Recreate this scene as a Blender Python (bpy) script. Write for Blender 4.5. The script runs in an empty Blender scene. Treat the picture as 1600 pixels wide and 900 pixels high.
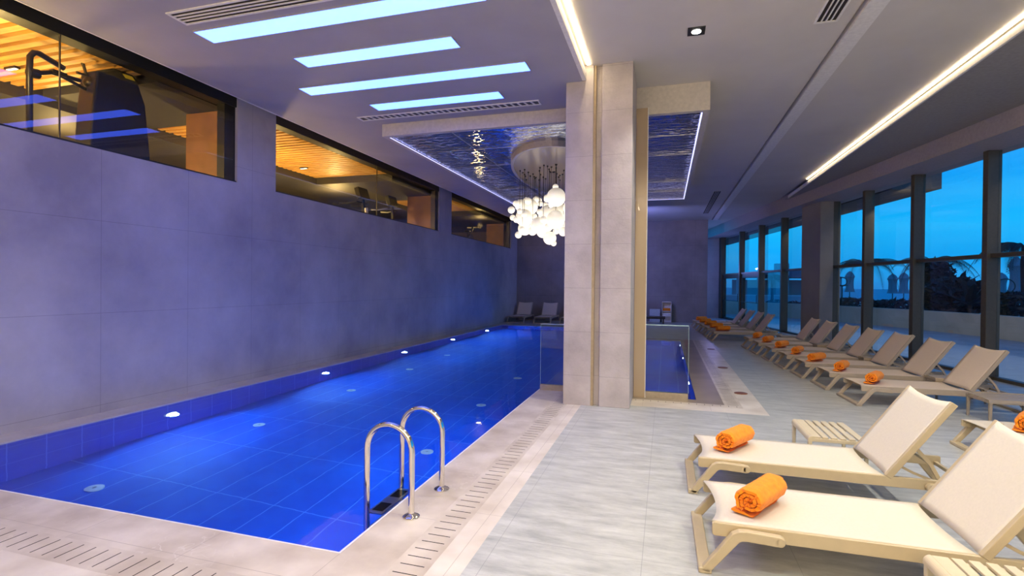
import bpy, math, random
from mathutils import Vector, Matrix
random.seed(7)
S = bpy.context.scene
COL = S.collection
PI = math.pi
pi2 = 2 * PI

# ------------------------------------------------------------------ camera
F = 803.0
vY = Vector((240, 3, -F)).normalized()
vX = Vector((2686, -33, F)).normalized()
vX = (vX - vY * vX.dot(vY)).normalized()
vZ = vX.cross(vY)
ROT = Matrix((vX, vY, vZ))
cam_d = bpy.data.cameras.new('camera')
cam_d.sensor_width = 36.0
cam_d.lens = F / 1600 * 36.0
cam_d.clip_start = 0.05
cam_d.clip_end = 3000
cam = bpy.data.objects.new('camera', cam_d)
COL.objects.link(cam)
M4 = ROT.to_4x4()
M4.translation = Vector((0, 0, 1.7))
cam.matrix_world = M4
S.camera = cam

vs = S.view_settings
vs.view_transform = 'Standard'
vs.look = 'None'
vs.gamma = 1
vs.exposure = 0.6
vs.use_curve_mapping = False
S.cycles.use_denoising = True
S.cycles.max_bounces = 12
S.cycles.diffuse_bounces = 5
S.cycles.glossy_bounces = 5
S.cycles.transmission_bounces = 8
S.cycles.transparent_max_bounces = 16
S.cycles.sample_clamp_indirect = 4.0
S.cycles.caustics_refractive = True
S.cycles.caustics_reflective = False
S.cycles.blur_glossy = 0.5

# ------------------------------------------------------------------ materials
def lin(c):
    return tuple(((x / 255) / 12.92 if x / 255 <= .04045 else ((x / 255 + .055) / 1.055) ** 2.4) for x in c) + (1,)

class NT:
    def __init__(s, name):
        s.m = bpy.data.materials.new(name)
        s.m.use_nodes = True
        s.t = s.m.node_tree
        s.b = s.t.nodes['Principled BSDF']
        s.out = s.t.nodes['Material Output']
    def n(s, ty, **kw):
        x = s.t.nodes.new(ty)
        for k, v in kw.items():
            setattr(x, k, v)
        return x
    def l(s, a, b):
        s.t.links.new(a, b)
    def pos(s, scale=(1, 1, 1)):
        g = s.n('ShaderNodeNewGeometry')
        mp = s.n('ShaderNodeMapping')
        mp.inputs['Scale'].default_value = scale
        s.l(g.outputs['Position'], mp.inputs['Vector'])
        return mp.outputs['Vector']
    def obj(s, scale=(1, 1, 1)):
        g = s.n('ShaderNodeTexCoord')
        mp = s.n('ShaderNodeMapping')
        mp.inputs['Scale'].default_value = scale
        s.l(g.outputs['Object'], mp.inputs['Vector'])
        return mp.outputs['Vector']
    def noise(s, vec, scale, detail=5, rough=.55):
        x = s.n('ShaderNodeTexNoise')
        x.inputs['Scale'].default_value = scale
        x.inputs['Detail'].default_value = detail
        x.inputs['Roughness'].default_value = rough
        s.l(vec, x.inputs['Vector'])
        return x.outputs['Fac']
    def ramp(s, fac, stops):
        r = s.n('ShaderNodeValToRGB')
        e = r.color_ramp.elements
        while len(e) < len(stops):
            e.new(.5)
        for i, (p, c) in enumerate(stops):
            e[i].position = p
            e[i].color = c
        s.l(fac, r.inputs['Fac'])
        return r.outputs['Color']
    def math(s, op, a, b=None, c=None):
        x = s.n('ShaderNodeMath', operation=op)
        for i, v in enumerate((a, b, c)):
            if v is None:
                continue
            if isinstance(v, (int, float)):
                x.inputs[i].default_value = v
            else:
                s.l(v, x.inputs[i])
        return x.outputs[0]
    def mix(s, fac, a, b, blend='MIX'):
        x = s.n('ShaderNodeMix', data_type='RGBA', blend_type=blend)
        for inp, v in ((x.inputs['Factor'], fac), (x.inputs['A'], a), (x.inputs['B'], b)):
            if isinstance(v, (int, float, tuple)):
                inp.default_value = v
            else:
                s.l(v, inp)
        return x.outputs['Result']
    def bump(s, h, strength, dist=.01):
        x = s.n('ShaderNodeBump')
        x.inputs['Strength'].default_value = strength
        x.inputs['Distance'].default_value = dist
        s.l(h, x.inputs['Height'])
        s.l(x.outputs['Normal'], s.b.inputs['Normal'])
        return x
    def grid(s, sizes, width, offs=(0, 0, 0), geo=True):
        """1 on the joints of a tile grid given as sizes along x, y, z (None = no joints on that axis)"""
        g = s.n('ShaderNodeNewGeometry')
        sp = s.n('ShaderNodeSeparateXYZ')
        s.l(g.outputs['Position'], sp.inputs[0])
        tot = None
        for i, sz in enumerate(sizes):
            if not sz:
                continue
            a = s.math('ADD', sp.outputs[i], offs[i] + 100 * sz)
            a = s.math('DIVIDE', a, sz)
            a = s.math('FRACT', a)
            b = s.math('SUBTRACT', 1.0, a)
            a = s.math('MINIMUM', a, b)
            a = s.math('MULTIPLY', a, sz)
            a = s.math('LESS_THAN', a, width)
            tot = a if tot is None else s.math('MAXIMUM', tot, a)
        return tot

def simple(name, rgb, rough=.5, metal=0, spec=None, noise_amt=.06, noise_scale=20, bump=0, bump_scale=60, sheen=0):
    t = NT(name)
    c = lin(rgb)
    v = t.obj()
    f = t.noise(v, noise_scale)
    d = tuple(max(0, x * (1 - noise_amt * 2)) for x in c[:3]) + (1,)
    h = tuple(min(1, x * (1 + noise_amt)) for x in c[:3]) + (1,)
    t.l(t.ramp(f, [(.3, d), (.7, h)]), t.b.inputs['Base Color'])
    t.b.inputs['Roughness'].default_value = rough
    t.b.inputs['Metallic'].default_value = metal
    if spec is not None:
        t.b.inputs['Specular IOR Level'].default_value = spec
    if sheen:
        t.b.inputs['Sheen Weight'].default_value = sheen
    if bump:
        t.bump(t.noise(v, bump_scale, 3), bump, .004)
    return t.m

def emit(name, rgb_lin, strength):
    t = NT(name)
    t.b.inputs['Base Color'].default_value = (.6, .6, .6, 1)
    t.b.inputs['Emission Color'].default_value = tuple(rgb_lin) + (1,)
    t.b.inputs['Emission Strength'].default_value = strength
    return t.m

def plaster(name, a, b, scale=.6, seams=None, rough=.7, bump=.15, width=.004, seam_c=None):
    t = NT(name)
    v = t.pos()
    f = t.noise(v, scale, 6, .62)
    c = t.ramp(f, [(.3, lin(a)), (.7, lin(b))])
    if seams:
        g = t.grid(seams[0], width, seams[1])
        c = t.mix(t.math('MULTIPLY', g, .35), c, seam_c or lin((60, 55, 60)))
    t.l(c, t.b.inputs['Base Color'])
    t.b.inputs['Roughness'].default_value = rough
    t.bump(t.noise(v, 18, 6, .6), bump, .006)
    return t.m

def stone(name, a, b, vein, scale=1.2, rough=.3, tile=None, tile_off=(0, 0, 0), joint=(120, 110, 100), vein_amt=.5, stretch=(1, 1, 1), jw=.002, bump=.05, det=5, dr=.5):
    t = NT(name)
    v = t.pos(stretch)
    f = t.noise(v, scale * 1.6, det, dr)
    c = t.ramp(f, [(.3, lin(a)), (.7, lin(b))])
    f2 = t.noise(v, scale * 2.2, 3, .45)
    w = t.math('ABSOLUTE', t.math('SUBTRACT', f2, .5))
    w = t.math('SUBTRACT', 1.0, t.math('MINIMUM', 1.0, t.math('DIVIDE', w, .007)))
    f3 = t.noise(v, scale * .9, 3)
    w = t.math('MULTIPLY', w, t.math('MINIMUM', 1.0, t.math('MAXIMUM', 0.0, t.math('MULTIPLY', t.math('SUBTRACT', f3, .45), 3.0))))
    c = t.mix(t.math('MULTIPLY', w, vein_amt), c, lin(vein))
    if tile:
        g = t.grid(tile, jw, tile_off)
        c = t.mix(t.math('MULTIPLY', g, .6), c, lin(joint))
    t.l(c, t.b.inputs['Base Color'])
    t.b.inputs['Roughness'].default_value = max(rough, .34)
    if bump:
        t.bump(t.noise(v, 30, 5), bump, .004)
    return t.m

def glass(name, tint=(1, 1, 1), ior=1.5, rough=0.0, mirror=None, body=0.0, body_c=(150, 140, 120)):
    """thin clear pane: see-through with a fresnel mirror reflection"""
    t = NT(name)
    tr = t.n('ShaderNodeBsdfTransparent')
    tr.inputs['Color'].default_value = tuple(tint) + (1,)
    gl = t.n('ShaderNodeBsdfGlossy')
    gl.inputs['Roughness'].default_value = rough
    fr = t.n('ShaderNodeFresnel')      # the same mirror strength on both faces of the pane
    gb = t.n('ShaderNodeNewGeometry')
    t.l(t.math('ADD', t.math('MULTIPLY', gb.outputs['Backfacing'], 1 / ior - ior), ior), fr.inputs['IOR'])
    mx = t.n('ShaderNodeMixShader')
    t.l(fr.outputs[0], mx.inputs[0])
    first = tr.outputs[0]
    if body:
        df = t.n('ShaderNodeBsdfDiffuse')
        df.inputs['Color'].default_value = lin(body_c)
        m0 = t.n('ShaderNodeMixShader')
        m0.inputs[0].default_value = body
        t.l(tr.outputs[0], m0.inputs[1])
        t.l(df.outputs[0], m0.inputs[2])
        first = m0.outputs[0]
    t.l(first, mx.inputs[1])
    t.l(gl.outputs[0], mx.inputs[2])
    t.l(mx.outputs[0], t.out.inputs['Surface'])
    return t.m

M = {}
M['wall'] = plaster('wall_plaster', (150, 143, 150), (196, 190, 192), .55, ((None, 1.25, 1.18), (0, .2, -.1)), width=.003)
M['wall_far'] = plaster('far_wall_plaster', (120, 112, 112), (150, 142, 142), .7, ((1.3, None, 1.2), (0, 0, 0)))
M['wall_warm'] = plaster('warm_wall_plaster', (205, 190, 165), (225, 212, 190), .5)
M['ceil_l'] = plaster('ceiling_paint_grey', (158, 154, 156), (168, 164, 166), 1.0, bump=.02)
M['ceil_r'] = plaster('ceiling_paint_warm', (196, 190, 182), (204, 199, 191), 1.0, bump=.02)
M['white_paint'] = simple('white_paint', (225, 222, 216), .5)
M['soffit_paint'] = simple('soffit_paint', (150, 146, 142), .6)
M['beam_paint'] = simple('beam_paint', (168, 160, 162), .6)
M['column'] = plaster('column_stone', (164, 155, 150), (196, 187, 182), 1.8, ((None, None, .62), (0, 0, .2)), rough=.55, bump=.8, width=.0025)
M['groove_tan'] = simple('groove_tan', (170, 150, 118), .6)
M['groove_dark'] = simple('groove_grey', (120, 116, 122), .6)
M['deck_grey'] = stone('grey_stone_floor', (150, 152, 147), (203, 204, 197), (222, 222, 216), 1.7, .36, (.92, 1.84, None), (.12, .4, 0), (128, 130, 130), .2, (.8, 3.2, 1), det=10, dr=.72)
M['cream'] = stone('cream_marble', (184, 170, 150), (224, 213, 197), (244, 240, 232), 1.6, .25, (.92, .92, None), (0.1, .3, 0), (150, 136, 120), .6)
M['cream_plain'] = stone('cream_marble_border', (200, 187, 168), (232, 223, 208), (240, 234, 226), 1.6, .25, (.92, .92, None), (.3, .1, 0), (160, 146, 128), .4)
M['grate'] = stone('cream_grate_stone', (186, 172, 152), (218, 207, 190), (235, 228, 218), 2.2, .3, None, (0, 0, 0), (150, 136, 120), .3)
M['tan'] = stone('tan_stone', (132, 118, 98), (158, 142, 120), (170, 155, 135), 1.0, .22, None, vein_amt=.1)
M['coping_l'] = stone('grey_cream_coping', (180, 170, 165), (205, 197, 190), (225, 220, 215), 1.5, .3, (None, 1.2, None), (0, .1, 0), (150, 140, 130), .3)
M['vent_grey'] = simple('vent_grey', (70, 70, 78), .7)
M['slot'] = simple('slot_black', (42, 34, 28), .8)
M['black_metal'] = simple('dark_bronze_frame', (62, 56, 48), .4, .3)
M['mullion'] = simple('taupe_metal_frame', (90, 82, 68), .45, .2)
M['black'] = simple('black_plastic', (16, 16, 17), .35)
M['black_satin'] = simple('black_frame', (24, 24, 27), .5)
M['steel'] = simple('polished_steel', (225, 220, 212), .08, 1, noise_amt=.01)
M['steel_rough'] = simple('brushed_steel', (190, 190, 188), .3, 1, noise_amt=.02)
M['frame_cream'] = simple('taupe_resin', (188, 171, 136), .4, noise_amt=.02)
M['sling'] = simple('cream_mesh_sling', (212, 203, 184), .75, noise_amt=.02, noise_scale=60, bump=.25, bump_scale=900)
M['table_cream'] = simple('cream_resin', (208, 194, 162), .38, noise_amt=.02)
M['frame_taupe'] = simple('taupe_frame', (172, 156, 134), .45, noise_amt=.02)
M['sling_taupe'] = simple('taupe_mesh_sling', (216, 198, 176), .75, noise_amt=.02, noise_scale=60, bump=.25, bump_scale=900)
M['table_taupe'] = simple('taupe_table_resin', (158, 144, 124), .45, noise_amt=.02)
M['towel'] = simple('orange_terry', (255, 142, 14), .95, noise_amt=.1, noise_scale=40, bump=.5, bump_scale=400, sheen=.1)
M['towel_in'] = M['towel']
M['grey_pillow'] = simple('grey_fabric', (170, 165, 160), .9)
M['lamp_glass'] = emit('pool_lamp_lens', (.75, .8, 1.0), 30)
M['strip'] = emit('blue_light_panel', (.24, .62, 5.4), 1.0)
M['cove'] = emit('warm_led_strip', (1, .80, .52), 14)
M['downlight'] = emit('downlight_lens', (1, .95, .85), 12)
M['globe'] = None
M['wood_slat'] = None
M['asphalt'] = None

# underwater tile
def tile_mat(name, sizes, offs, a, b, joint):
    t = NT(name)
    v = t.pos((1, 1, 1))
    f = t.noise(v, 1.1, 7, .65)
    c = t.ramp(f, [(.3, lin(a)), (.7, lin(b))])
    g = t.grid(sizes, .006, offs)
    c = t.mix(t.math('MULTIPLY', g, .5), c, lin(joint))
    t.l(c, t.b.inputs['Base Color'])
    t.b.inputs['Roughness'].default_value = .6
    return t.m
M['pool_floor'] = tile_mat('pool_floor_tile', (.364, 1.1, None), (.1, .15, 0), (3, 72, 190), (8, 100, 216), (120, 180, 245))
M['pool_wall'] = tile_mat('pool_wall_tile', (None, .364, .62), (0, .0, .22), (22, 56, 180), (36, 76, 202), (110, 150, 240))
M['pool_wall_x'] = tile_mat('pool_end_wall_tile', (.364, None, .62), (.1, 0, .22), (20, 66, 190), (34, 84, 208), (100, 160, 240))

# water
t = NT('pool_water')
rf = t.n('ShaderNodeBsdfRefraction'); rf.inputs['IOR'].default_value = 1.33; rf.inputs['Roughness'].default_value = 0
rf.inputs['Color'].default_value = (.86, .94, 1, 1)
gl = t.n('ShaderNodeBsdfGlossy'); gl.inputs['Roughness'].default_value = 0.02
fr = t.n('ShaderNodeFresnel'); fr.inputs['IOR'].default_value = 1.33
mx = t.n('ShaderNodeMixShader')
v = t.pos((1, .6, 1))
h = t.noise(v, 2.2, 3, .5)
bp = t.n('ShaderNodeBump'); bp.inputs['Strength'].default_value = .22; bp.inputs['Distance'].default_value = .02
t.l(h, bp.inputs['Height'])
for nd in (rf, gl, fr):
    t.l(bp.outputs['Normal'], nd.inputs['Normal'])
t.l(fr.outputs[0], mx.inputs[0]); t.l(rf.outputs[0], mx.inputs[1]); t.l(gl.outputs[0], mx.inputs[2])
t.l(mx.outputs[0], t.out.inputs['Surface'])
M['water'] = t.m

M['glass'] = glass('clear_glass', (.93, .97, .96), 1.5)
M['glass_gym'] = glass('gym_glass', (.95, .96, .97), 1.5)
M['glass_rail'] = glass('railing_glass', (.80, .88, .90), 1.45)
M['glass_fin'] = glass('tinted_glass', (.9, .86, .8), 1.5, body=.72, body_c=(196, 172, 138))  # beige body colour imitates the column's reflection in the pane
M['glass_edge'] = simple('glass_edge', (170, 200, 200), .2)

# rippled mirror steel for the canopy
t = NT('rippled_mirror_steel')
t.b.inputs['Metallic'].default_value = 1
t.b.inputs['Base Color'].default_value = (.46, .51, .68, 1)
t.b.inputs['Roughness'].default_value = .05
v = t.pos((5, 12, 1))
h1 = t.noise(v, 1.0, 2, .5)
bp = t.bump(h1, 1.0, .026)
M['ripple'] = t.m
t = NT('soft_mirror_plate')
t.b.inputs['Metallic'].default_value = .3
t.b.inputs['Base Color'].default_value = lin((226, 206, 176))
t.b.inputs['Roughness'].default_value = .22
M['plate'] = t.m
t = NT('milky_lit_glass')
t.b.inputs['Base Color'].default_value = (.55, .53, .49, 1)
t.b.inputs['Roughness'].default_value = .15
t.b.inputs['Emission Color'].default_value = (1, .88, .68, 1)
gn = t.n('ShaderNodeNewGeometry'); sz_ = t.n('ShaderNodeSeparateXYZ')      # painted shading: emission stronger on undersides, weaker on tops
t.l(gn.outputs['Normal'], sz_.inputs[0])
inv = t.math('MULTIPLY_ADD', sz_.outputs['Z'], -.5, .5)
t.l(t.math('MULTIPLY_ADD', inv, 1.0, .12), t.b.inputs['Emission Strength'])
M['globe'] = t.m
t = NT('warm_wood_slats')
v = t.pos((1, 8, 8))
f = t.noise(v, 2, 6)
t.l(t.ramp(f, [(.3, lin((196, 140, 60))), (.7, lin((226, 176, 92)))]), t.b.inputs['Base Color'])
t.b.inputs['Roughness'].default_value = .5
M['wood_slat'] = t.m
M['wood_panel'] = simple('brown_wood_panel', (138, 92, 54), .55, noise_amt=.12, noise_scale=3)
M['gym_dark'] = simple('gym_dark_paint', (58, 54, 52), .7)
M['gym_back'] = simple('gym_back_paint', (120, 104, 74), .7)
M['gym_floor'] = simple('gym_rubber_floor', (48, 46, 44), .6)
M['yellow'] = simple('yellow_label', (235, 205, 30), .5)
M['white_plastic'] = simple('white_plastic', (230, 228, 224), .4)
M['white_towel'] = simple('white_terry', (240, 238, 232), .95, bump=.5, bump_scale=300)
M['leaf_dark'] = simple('dark_green_leaf', (16, 30, 22), .6, noise_amt=.2)
M['leaf_mid'] = simple('palm_leaf', (26, 44, 34), .6, noise_amt=.2)
M['trunk'] = simple('palm_trunk', (60, 50, 42), .9, noise_amt=.2, bump=.8)
M['parasol'] = simple('folded_parasol_cloth', (150, 148, 150), .8)
M['terrace'] = stone('terrace_paving', (122, 128, 132), (160, 166, 168), (200, 200, 198), .8, .35, (.9, .9, None), (0, 0, 0), (120, 120, 118), .2)
M['planter'] = plaster('planter_wall_render', (178, 164, 138), (200, 188, 164), .8)
M['overhang'] = simple('grey_overhang', (96, 90, 84), .7)
M['far_building'] = simple('pale_building', (170, 175, 180), .8)
M['roof'] = simple('grey_roof', (88, 88, 96), .8)
M['brown_disc'] = simple('brown_disc', (128, 78, 52), .4)
t = NT('sea_water')
t.b.inputs['Base Color'].default_value = lin((20, 90, 150)); t.b.inputs['Roughness'].default_value = .35
t.bump(t.noise(t.pos(), .5, 6), .4, .5)
M['sea'] = t.m

# ------------------------------------------------------------------ mesh builder
class MB:
    def __init__(s):
        s.v = []; s.f = []
    def add(s, vs_, fs):
        o = len(s.v)
        s.v += [tuple(x) for x in vs_]
        s.f += [tuple(i + o for i in f) for f in fs]
        return s
    def box(s, x0, x1, y0, y1, z0, z1):
        x0, x1 = sorted((x0, x1)); y0, y1 = sorted((y0, y1)); z0, z1 = sorted((z0, z1))
        v = [(x0, y0, z0), (x1, y0, z0), (x1, y1, z0), (x0, y1, z0), (x0, y0, z1), (x1, y0, z1), (x1, y1, z1), (x0, y1, z1)]
        return s.add(v, [(0, 3, 2, 1), (4, 5, 6, 7), (0, 1, 5, 4), (1, 2, 6, 5), (2, 3, 7, 6), (3, 0, 4, 7)])
    def quad(s, a, b, c, d):
        return s.add([a, b, c, d], [(0, 1, 2, 3)])
    def prism(s, poly, ax, a, b):
        """poly of 2-D points (the two axes other than ax, in xyz order) extruded from a to b along ax"""
        def mk(p, w):
            q = list(p); q.insert(ax, w); return q
        n = len(poly)
        v = [mk(p, a) for p in poly] + [mk(p, b) for p in poly]
        f = [tuple(range(n))[::-1], tuple(range(n, 2 * n))] + [(i, (i + 1) % n, n + (i + 1) % n, n + i) for i in range(n)]
        return s.add(v, f)
    def path(s, pts, th, y0, y1, close=False):
        """flat bar: polyline of (x, z) given thickness th in its own plane, extruded in y; mitred joints"""
        P = [Vector(p) for p in pts]
        n = len(P)
        L = []; R = []
        for i in range(n):
            d0 = (P[i] - P[i - 1]).normalized() if i > 0 else None
            d1 = (P[i + 1] - P[i]).normalized() if i < n - 1 else None
            if d0 is None: d0 = d1
            if d1 is None: d1 = d0
            n0 = Vector((-d0.y, d0.x)); n1 = Vector((-d1.y, d1.x))
            m = (n0 + n1).normalized()
            k = (th / 2) / max(.4, m.dot(n0))
            L.append(P[i] + m * k); R.append(P[i] - m * k)
        v = []
        for i in range(n):
            for y in (y0, y1):
                v.append((L[i].x, y, L[i].y)); v.append((R[i].x, y, R[i].y))
        f = []
        for i in range(n - 1):
            a = 4 * i; b = 4 * (i + 1)
            f += [(a, b, b + 1, a + 1), (a + 2, a + 3, b + 3, b + 2), (a, a + 2, b + 2, b), (a + 1, b + 1, b + 3, a + 3)]
        f += [(0, 1, 3, 2), (4 * n - 4, 4 * n - 2, 4 * n - 1, 4 * n - 3)]
        return s.add(v, f)
    def tube(s, pts, r, seg=12, cap=True):
        P = [Vector(p) for p in pts]
        n = len(P)
        rr = r if isinstance(r, (list, tuple)) else [r] * n
        d = (P[1] - P[0]).normalized()
        up = Vector((0, 0, 1)) if abs(d.z) < .9 else Vector((1, 0, 0))
        a = d.cross(up).normalized(); b = d.cross(a).normalized()
        o = len(s.v)
        for i in range(n):
            if i > 0:
                dn = (P[min(i + 1, n - 1)] - P[i - 1]).normalized()
                q = d.rotation_difference(dn)
                a = q @ a; b = q @ b; d = dn
            for k in range(seg):
                t_ = pi2 * k / seg
                s.v.append(tuple(P[i] + (a * math.cos(t_) + b * math.sin(t_)) * rr[i]))
        for i in range(n - 1):
            for k in range(seg):
                k2 = (k + 1) % seg
                s.f.append((o + i * seg + k, o + i * seg + k2, o + (i + 1) * seg + k2, o + (i + 1) * seg + k))
        if cap:
            s.f.append(tuple(o + k for k in range(seg))[::-1])
            s.f.append(tuple(o + (n - 1) * seg + k for k in range(seg)))
        return s
    def lathe(s, prof, c=(0, 0, 0), seg=24):
        o = len(s.v)
        for r, z in prof:
            for k in range(seg):
                t_ = pi2 * k / seg
                s.v.append((c[0] + r * math.cos(t_), c[1] + r * math.sin(t_), c[2] + z))
        m = len(prof)
        for i in range(m - 1):
            for k in range(seg):
                k2 = (k + 1) % seg
                s.f.append((o + i * seg + k, o + i * seg + k2, o + (i + 1) * seg + k2, o + (i + 1) * seg + k))
        s.f.append(tuple(o + k for k in range(seg))[::-1])
        s.f.append(tuple(o + (m - 1) * seg + k for k in range(seg)))
        return s
    def sphere(s, c, r, seg=20, rings=12, sc=(1, 1, 1)):
        prof = [(max(1e-4, math.sin(PI * i / rings)) * r, -math.cos(PI * i / rings) * r) for i in range(rings + 1)]
        o = len(s.v)
        s.lathe(prof, (0, 0, 0), seg)
        for i in range(o, len(s.v)):
            p = s.v[i]
            s.v[i] = (c[0] + p[0] * sc[0], c[1] + p[1] * sc[1], c[2] + p[2] * sc[2])
        return s
    def xf(s, mat):
        s.v = [tuple(mat @ Vector(p)) for p in s.v]
        return s
    def build(s, name, mat, parent=None, smooth=False, bevel=0, bseg=2, label=None):
        me = bpy.data.meshes.new(name)
        me.from_pydata(s.v, [], s.f)
        me.update()
        if mat: me.materials.append(mat)
        o = bpy.data.objects.new(name, me)
        COL.objects.link(o)
        if smooth:
            for p in me.polygons: p.use_smooth = True
            try: me.set_sharp_from_angle(angle=math.radians(42))
            except Exception: pass
        if bevel:
            md = o.modifiers.new('bevel', 'BEVEL')
            md.width = bevel; md.segments = bseg; md.limit_method = 'ANGLE'; md.angle_limit = math.radians(35)
        if parent is not None: o.parent = parent
        if label: o['label'] = label
        return o

def tag(o, label, cat, group=None, kind=None):
    o['label'] = label; o['category'] = cat
    if group: o['group'] = group
    if kind: o['kind'] = kind
    return o
def struct(o):
    o['kind'] = 'structure'
    return o
def thing(name, label, cat, loc=(0, 0, 0), rz=0, group=None):
    o = bpy.data.objects.new(name, None)
    COL.objects.link(o)
    o.empty_display_size = .1
    o.location = loc; o.rotation_euler = (0, 0, rz)
    tag(o, label, cat, group)
    return o
def dup(root, loc, rz, label, group=None, mats=None):
    def cp(o, par):
        c = o.copy(); COL.objects.link(c); c.parent = par
        if mats and o.type == 'MESH' and o.data.materials and o.data.materials[0] in mats:
            key = (o.data.name, 'alt')
            if key not in ALT:
                d = o.data.copy(); d.materials[0] = mats[o.data.materials[0]]; ALT[key] = d
            c.data = ALT[key]
        for g in [x for x in list(bpy.data.objects) if x.parent == o and x is not c]:
            if g in orig: cp(g, c)
        return c
    orig = set(bpy.data.objects)
    r = cp(root, None)
    r.location = loc; r.rotation_euler = (0, 0, rz)
    r['label'] = label
    if group: r['group'] = group
    return r
ALT = {}

TH = math.radians(9.54)
def UN(u, n, z=0):      # point on the window-wall frame: u along the glass, n out from it
    return Vector((n * math.cos(TH) - u * math.sin(TH), n * math.sin(TH) + u * math.cos(TH), z))
MUN = Matrix(((math.cos(TH), -math.sin(TH), 0, 0), (math.sin(TH), math.cos(TH), 0, 0), (0, 0, 1, 0), (0, 0, 0, 1)))  # (n,u,z)->world
def ubox(mb, u0, u1, n0, n1, z0, z1):
    m = MB().box(n0, n1, u0, u1, z0, z1).xf(MUN)
    mb.add(m.v, m.f)
    return mb

# ------------------------------------------------------------------ room shell
WL = -6.93           # left wall
PX0, PX1, PY0, PY1 = -6.60, -1.94, 2.79, 20.6    # main basin
EX1, EY0, EY1 = .46, 8.17, 16.9                  # basin wing behind the column
PD = -1.37
YB = -6.0
f = MB()
f.box(-1.13, 1.34, YB, 7.47, -.12, 0)
f.box(1.34, 8.6, YB, 26, -.12, 0)
f.box(-1.13, -.9, 7.47, 7.48, -.12, 0)
f.box(-7.2, 1.34, 17.3, 24.2, -.12, 0) if False else None
f.box(EX1 - 2.4 + .0, 1.34, 17.25, 30, -.12, 0)
f.box(-6.93, -1.94, 20.85, 30, -.12, 0)
f.box(-6.93, -3.2, YB, 1.6, -.12, 0)
f.box(1.34, 4.5, 26, 31, -.12, 0)
struct(f.build('floor', M['deck_grey']))
# cream borders, drain gratings
def grate(name_, x0, x1, y0, y1, along, pitch, sl0, sl1):
    o = struct(MB().box(x0, x1, y0, y1, -.1, .0005).build('trim_' + name_, M['grate']))
    m = MB()
    a0, a1 = (y0, y1) if along == 'y' else (x0, x1)
    k = a0 + pitch / 2
    while k < a1:
        if along == 'y': m.box(sl0, sl1, k - .0035, k + .0035, 0, .0012)
        else: m.box(k - .0035, k + .0035, sl0, sl1, 0, .0012)
        k += pitch
    m.build('slots', M['slot'], o)
    return o
c = MB()
c.box(-1.94, -1.56, 2.40, 8.17, -.1, 0)          # right coping
c.box(-6.93, -1.94, 2.40, 2.79, -.1, 0)          # near coping
struct(c.build('floor_1', M['cream']))
struct(MB().box(-1.33, -1.13, 1.6, 7.25, -.1, 0).box(-6.93, -1.33, 1.6, 2.17, -.1, 0).box(-3.2, -1.13, YB, 1.6, -.1, 0).build('floor_2', M['cream_plain']))
grate('1', -1.56, -1.33, 2.17, 8.17, 'y', .096, -1.525, -1.365)
grate('2', -6.93, -1.56, 2.17, 2.40, 'x', .107, 2.2, 2.37)
c = MB()
c.box(-1.33, 1.34, 7.47, 7.80, -.1, 0).box(1.06, 1.34, 7.8, 17.25, -.1, 0).box(-1.33, -1.13, 7.25, 7.47, -.1, 0)
struct(c.build('floor_3', M['cream_plain']))
grate('3', -.46, 1.06, 7.80, 7.93, 'x', .107, 7.84, 7.89)
grate('4', .83, 1.06, 7.93, 17.25, 'y', .09, .87, 1.02)
struct(MB().box(.46, .83, 7.93, 17.25, -.1, 0).box(-1.33, .46, 7.93, EY0, -.1, 0).box(-1.94, .46, EY1, 17.25, -.1, 0).box(-1.33,-.46,7.8,7.93,-.1,0).build('floor_4', M['tan']))
struct(MB().box(WL, PX0 + .015, 2.79, 20.85, -.03, .0).build('trim_5', M['coping_l']))
struct(MB().box(PX0 + .015, PX1, PY1 - .01, 20.85, -.05, 0).build('trim_6', M['coping_l']))
# light edge line round the overflow rim
e = MB().box(-1.955, -1.94, 2.79, 8.17, -.03, .001).box(PX0, -1.94, 2.778, 2.79, -.03, .001)
struct(e.build('trim_7', simple('pale_rim', (235, 235, 235), .4)))

# basin
b = MB()
b.quad((PX0, PY0, PD), (PX1, PY0, PD), (PX1, PY1, PD), (PX0, PY1, PD))
b.quad((PX1, EY0, PD), (EX1, EY0, PD), (EX1, EY1, PD), (PX1, EY1, PD))
struct(b.build('floor_5', M['pool_floor']))
b = MB()
b.box(PX0 - .1, PX0, PY0, PY1, PD, -.03)
b.box(PX1, PX1 + .08, PY0, EY0, PD, -.02)
b.box(PX1, PX1 + .08, EY1, PY1, PD, -.02)
b.box(EX1, EX1 + .08, EY0, EY1, PD, -.02)
struct(b.build('wall_pool_side', M['pool_wall']))
b = MB()
b.box(PX0, PX1, PY0 - .08, PY0, PD, -.02).box(PX0, PX1, PY1, PY1 + .08, PD, -.02)
b.box(PX1, EX1, EY0 - .08, EY0, PD, -.02).box(PX1, EX1, EY1, EY1 + .08, PD, -.02)
struct(b.build('wall_pool_end', M['pool_wall_x']))
zw = -.016
w = MB()
w.quad((PX0, PY0, zw), (PX1, PY0, zw), (PX1, PY1, zw), (PX0, PY1, zw))
w.quad((PX1, EY0, zw), (EX1, EY0, zw), (EX1, EY1, zw), (PX1, EY1, zw))
wt = w.build('water', M['water'])
tag(wt, 'still blue swimming pool water filling the tiled basin', 'water', kind='stuff')

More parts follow.
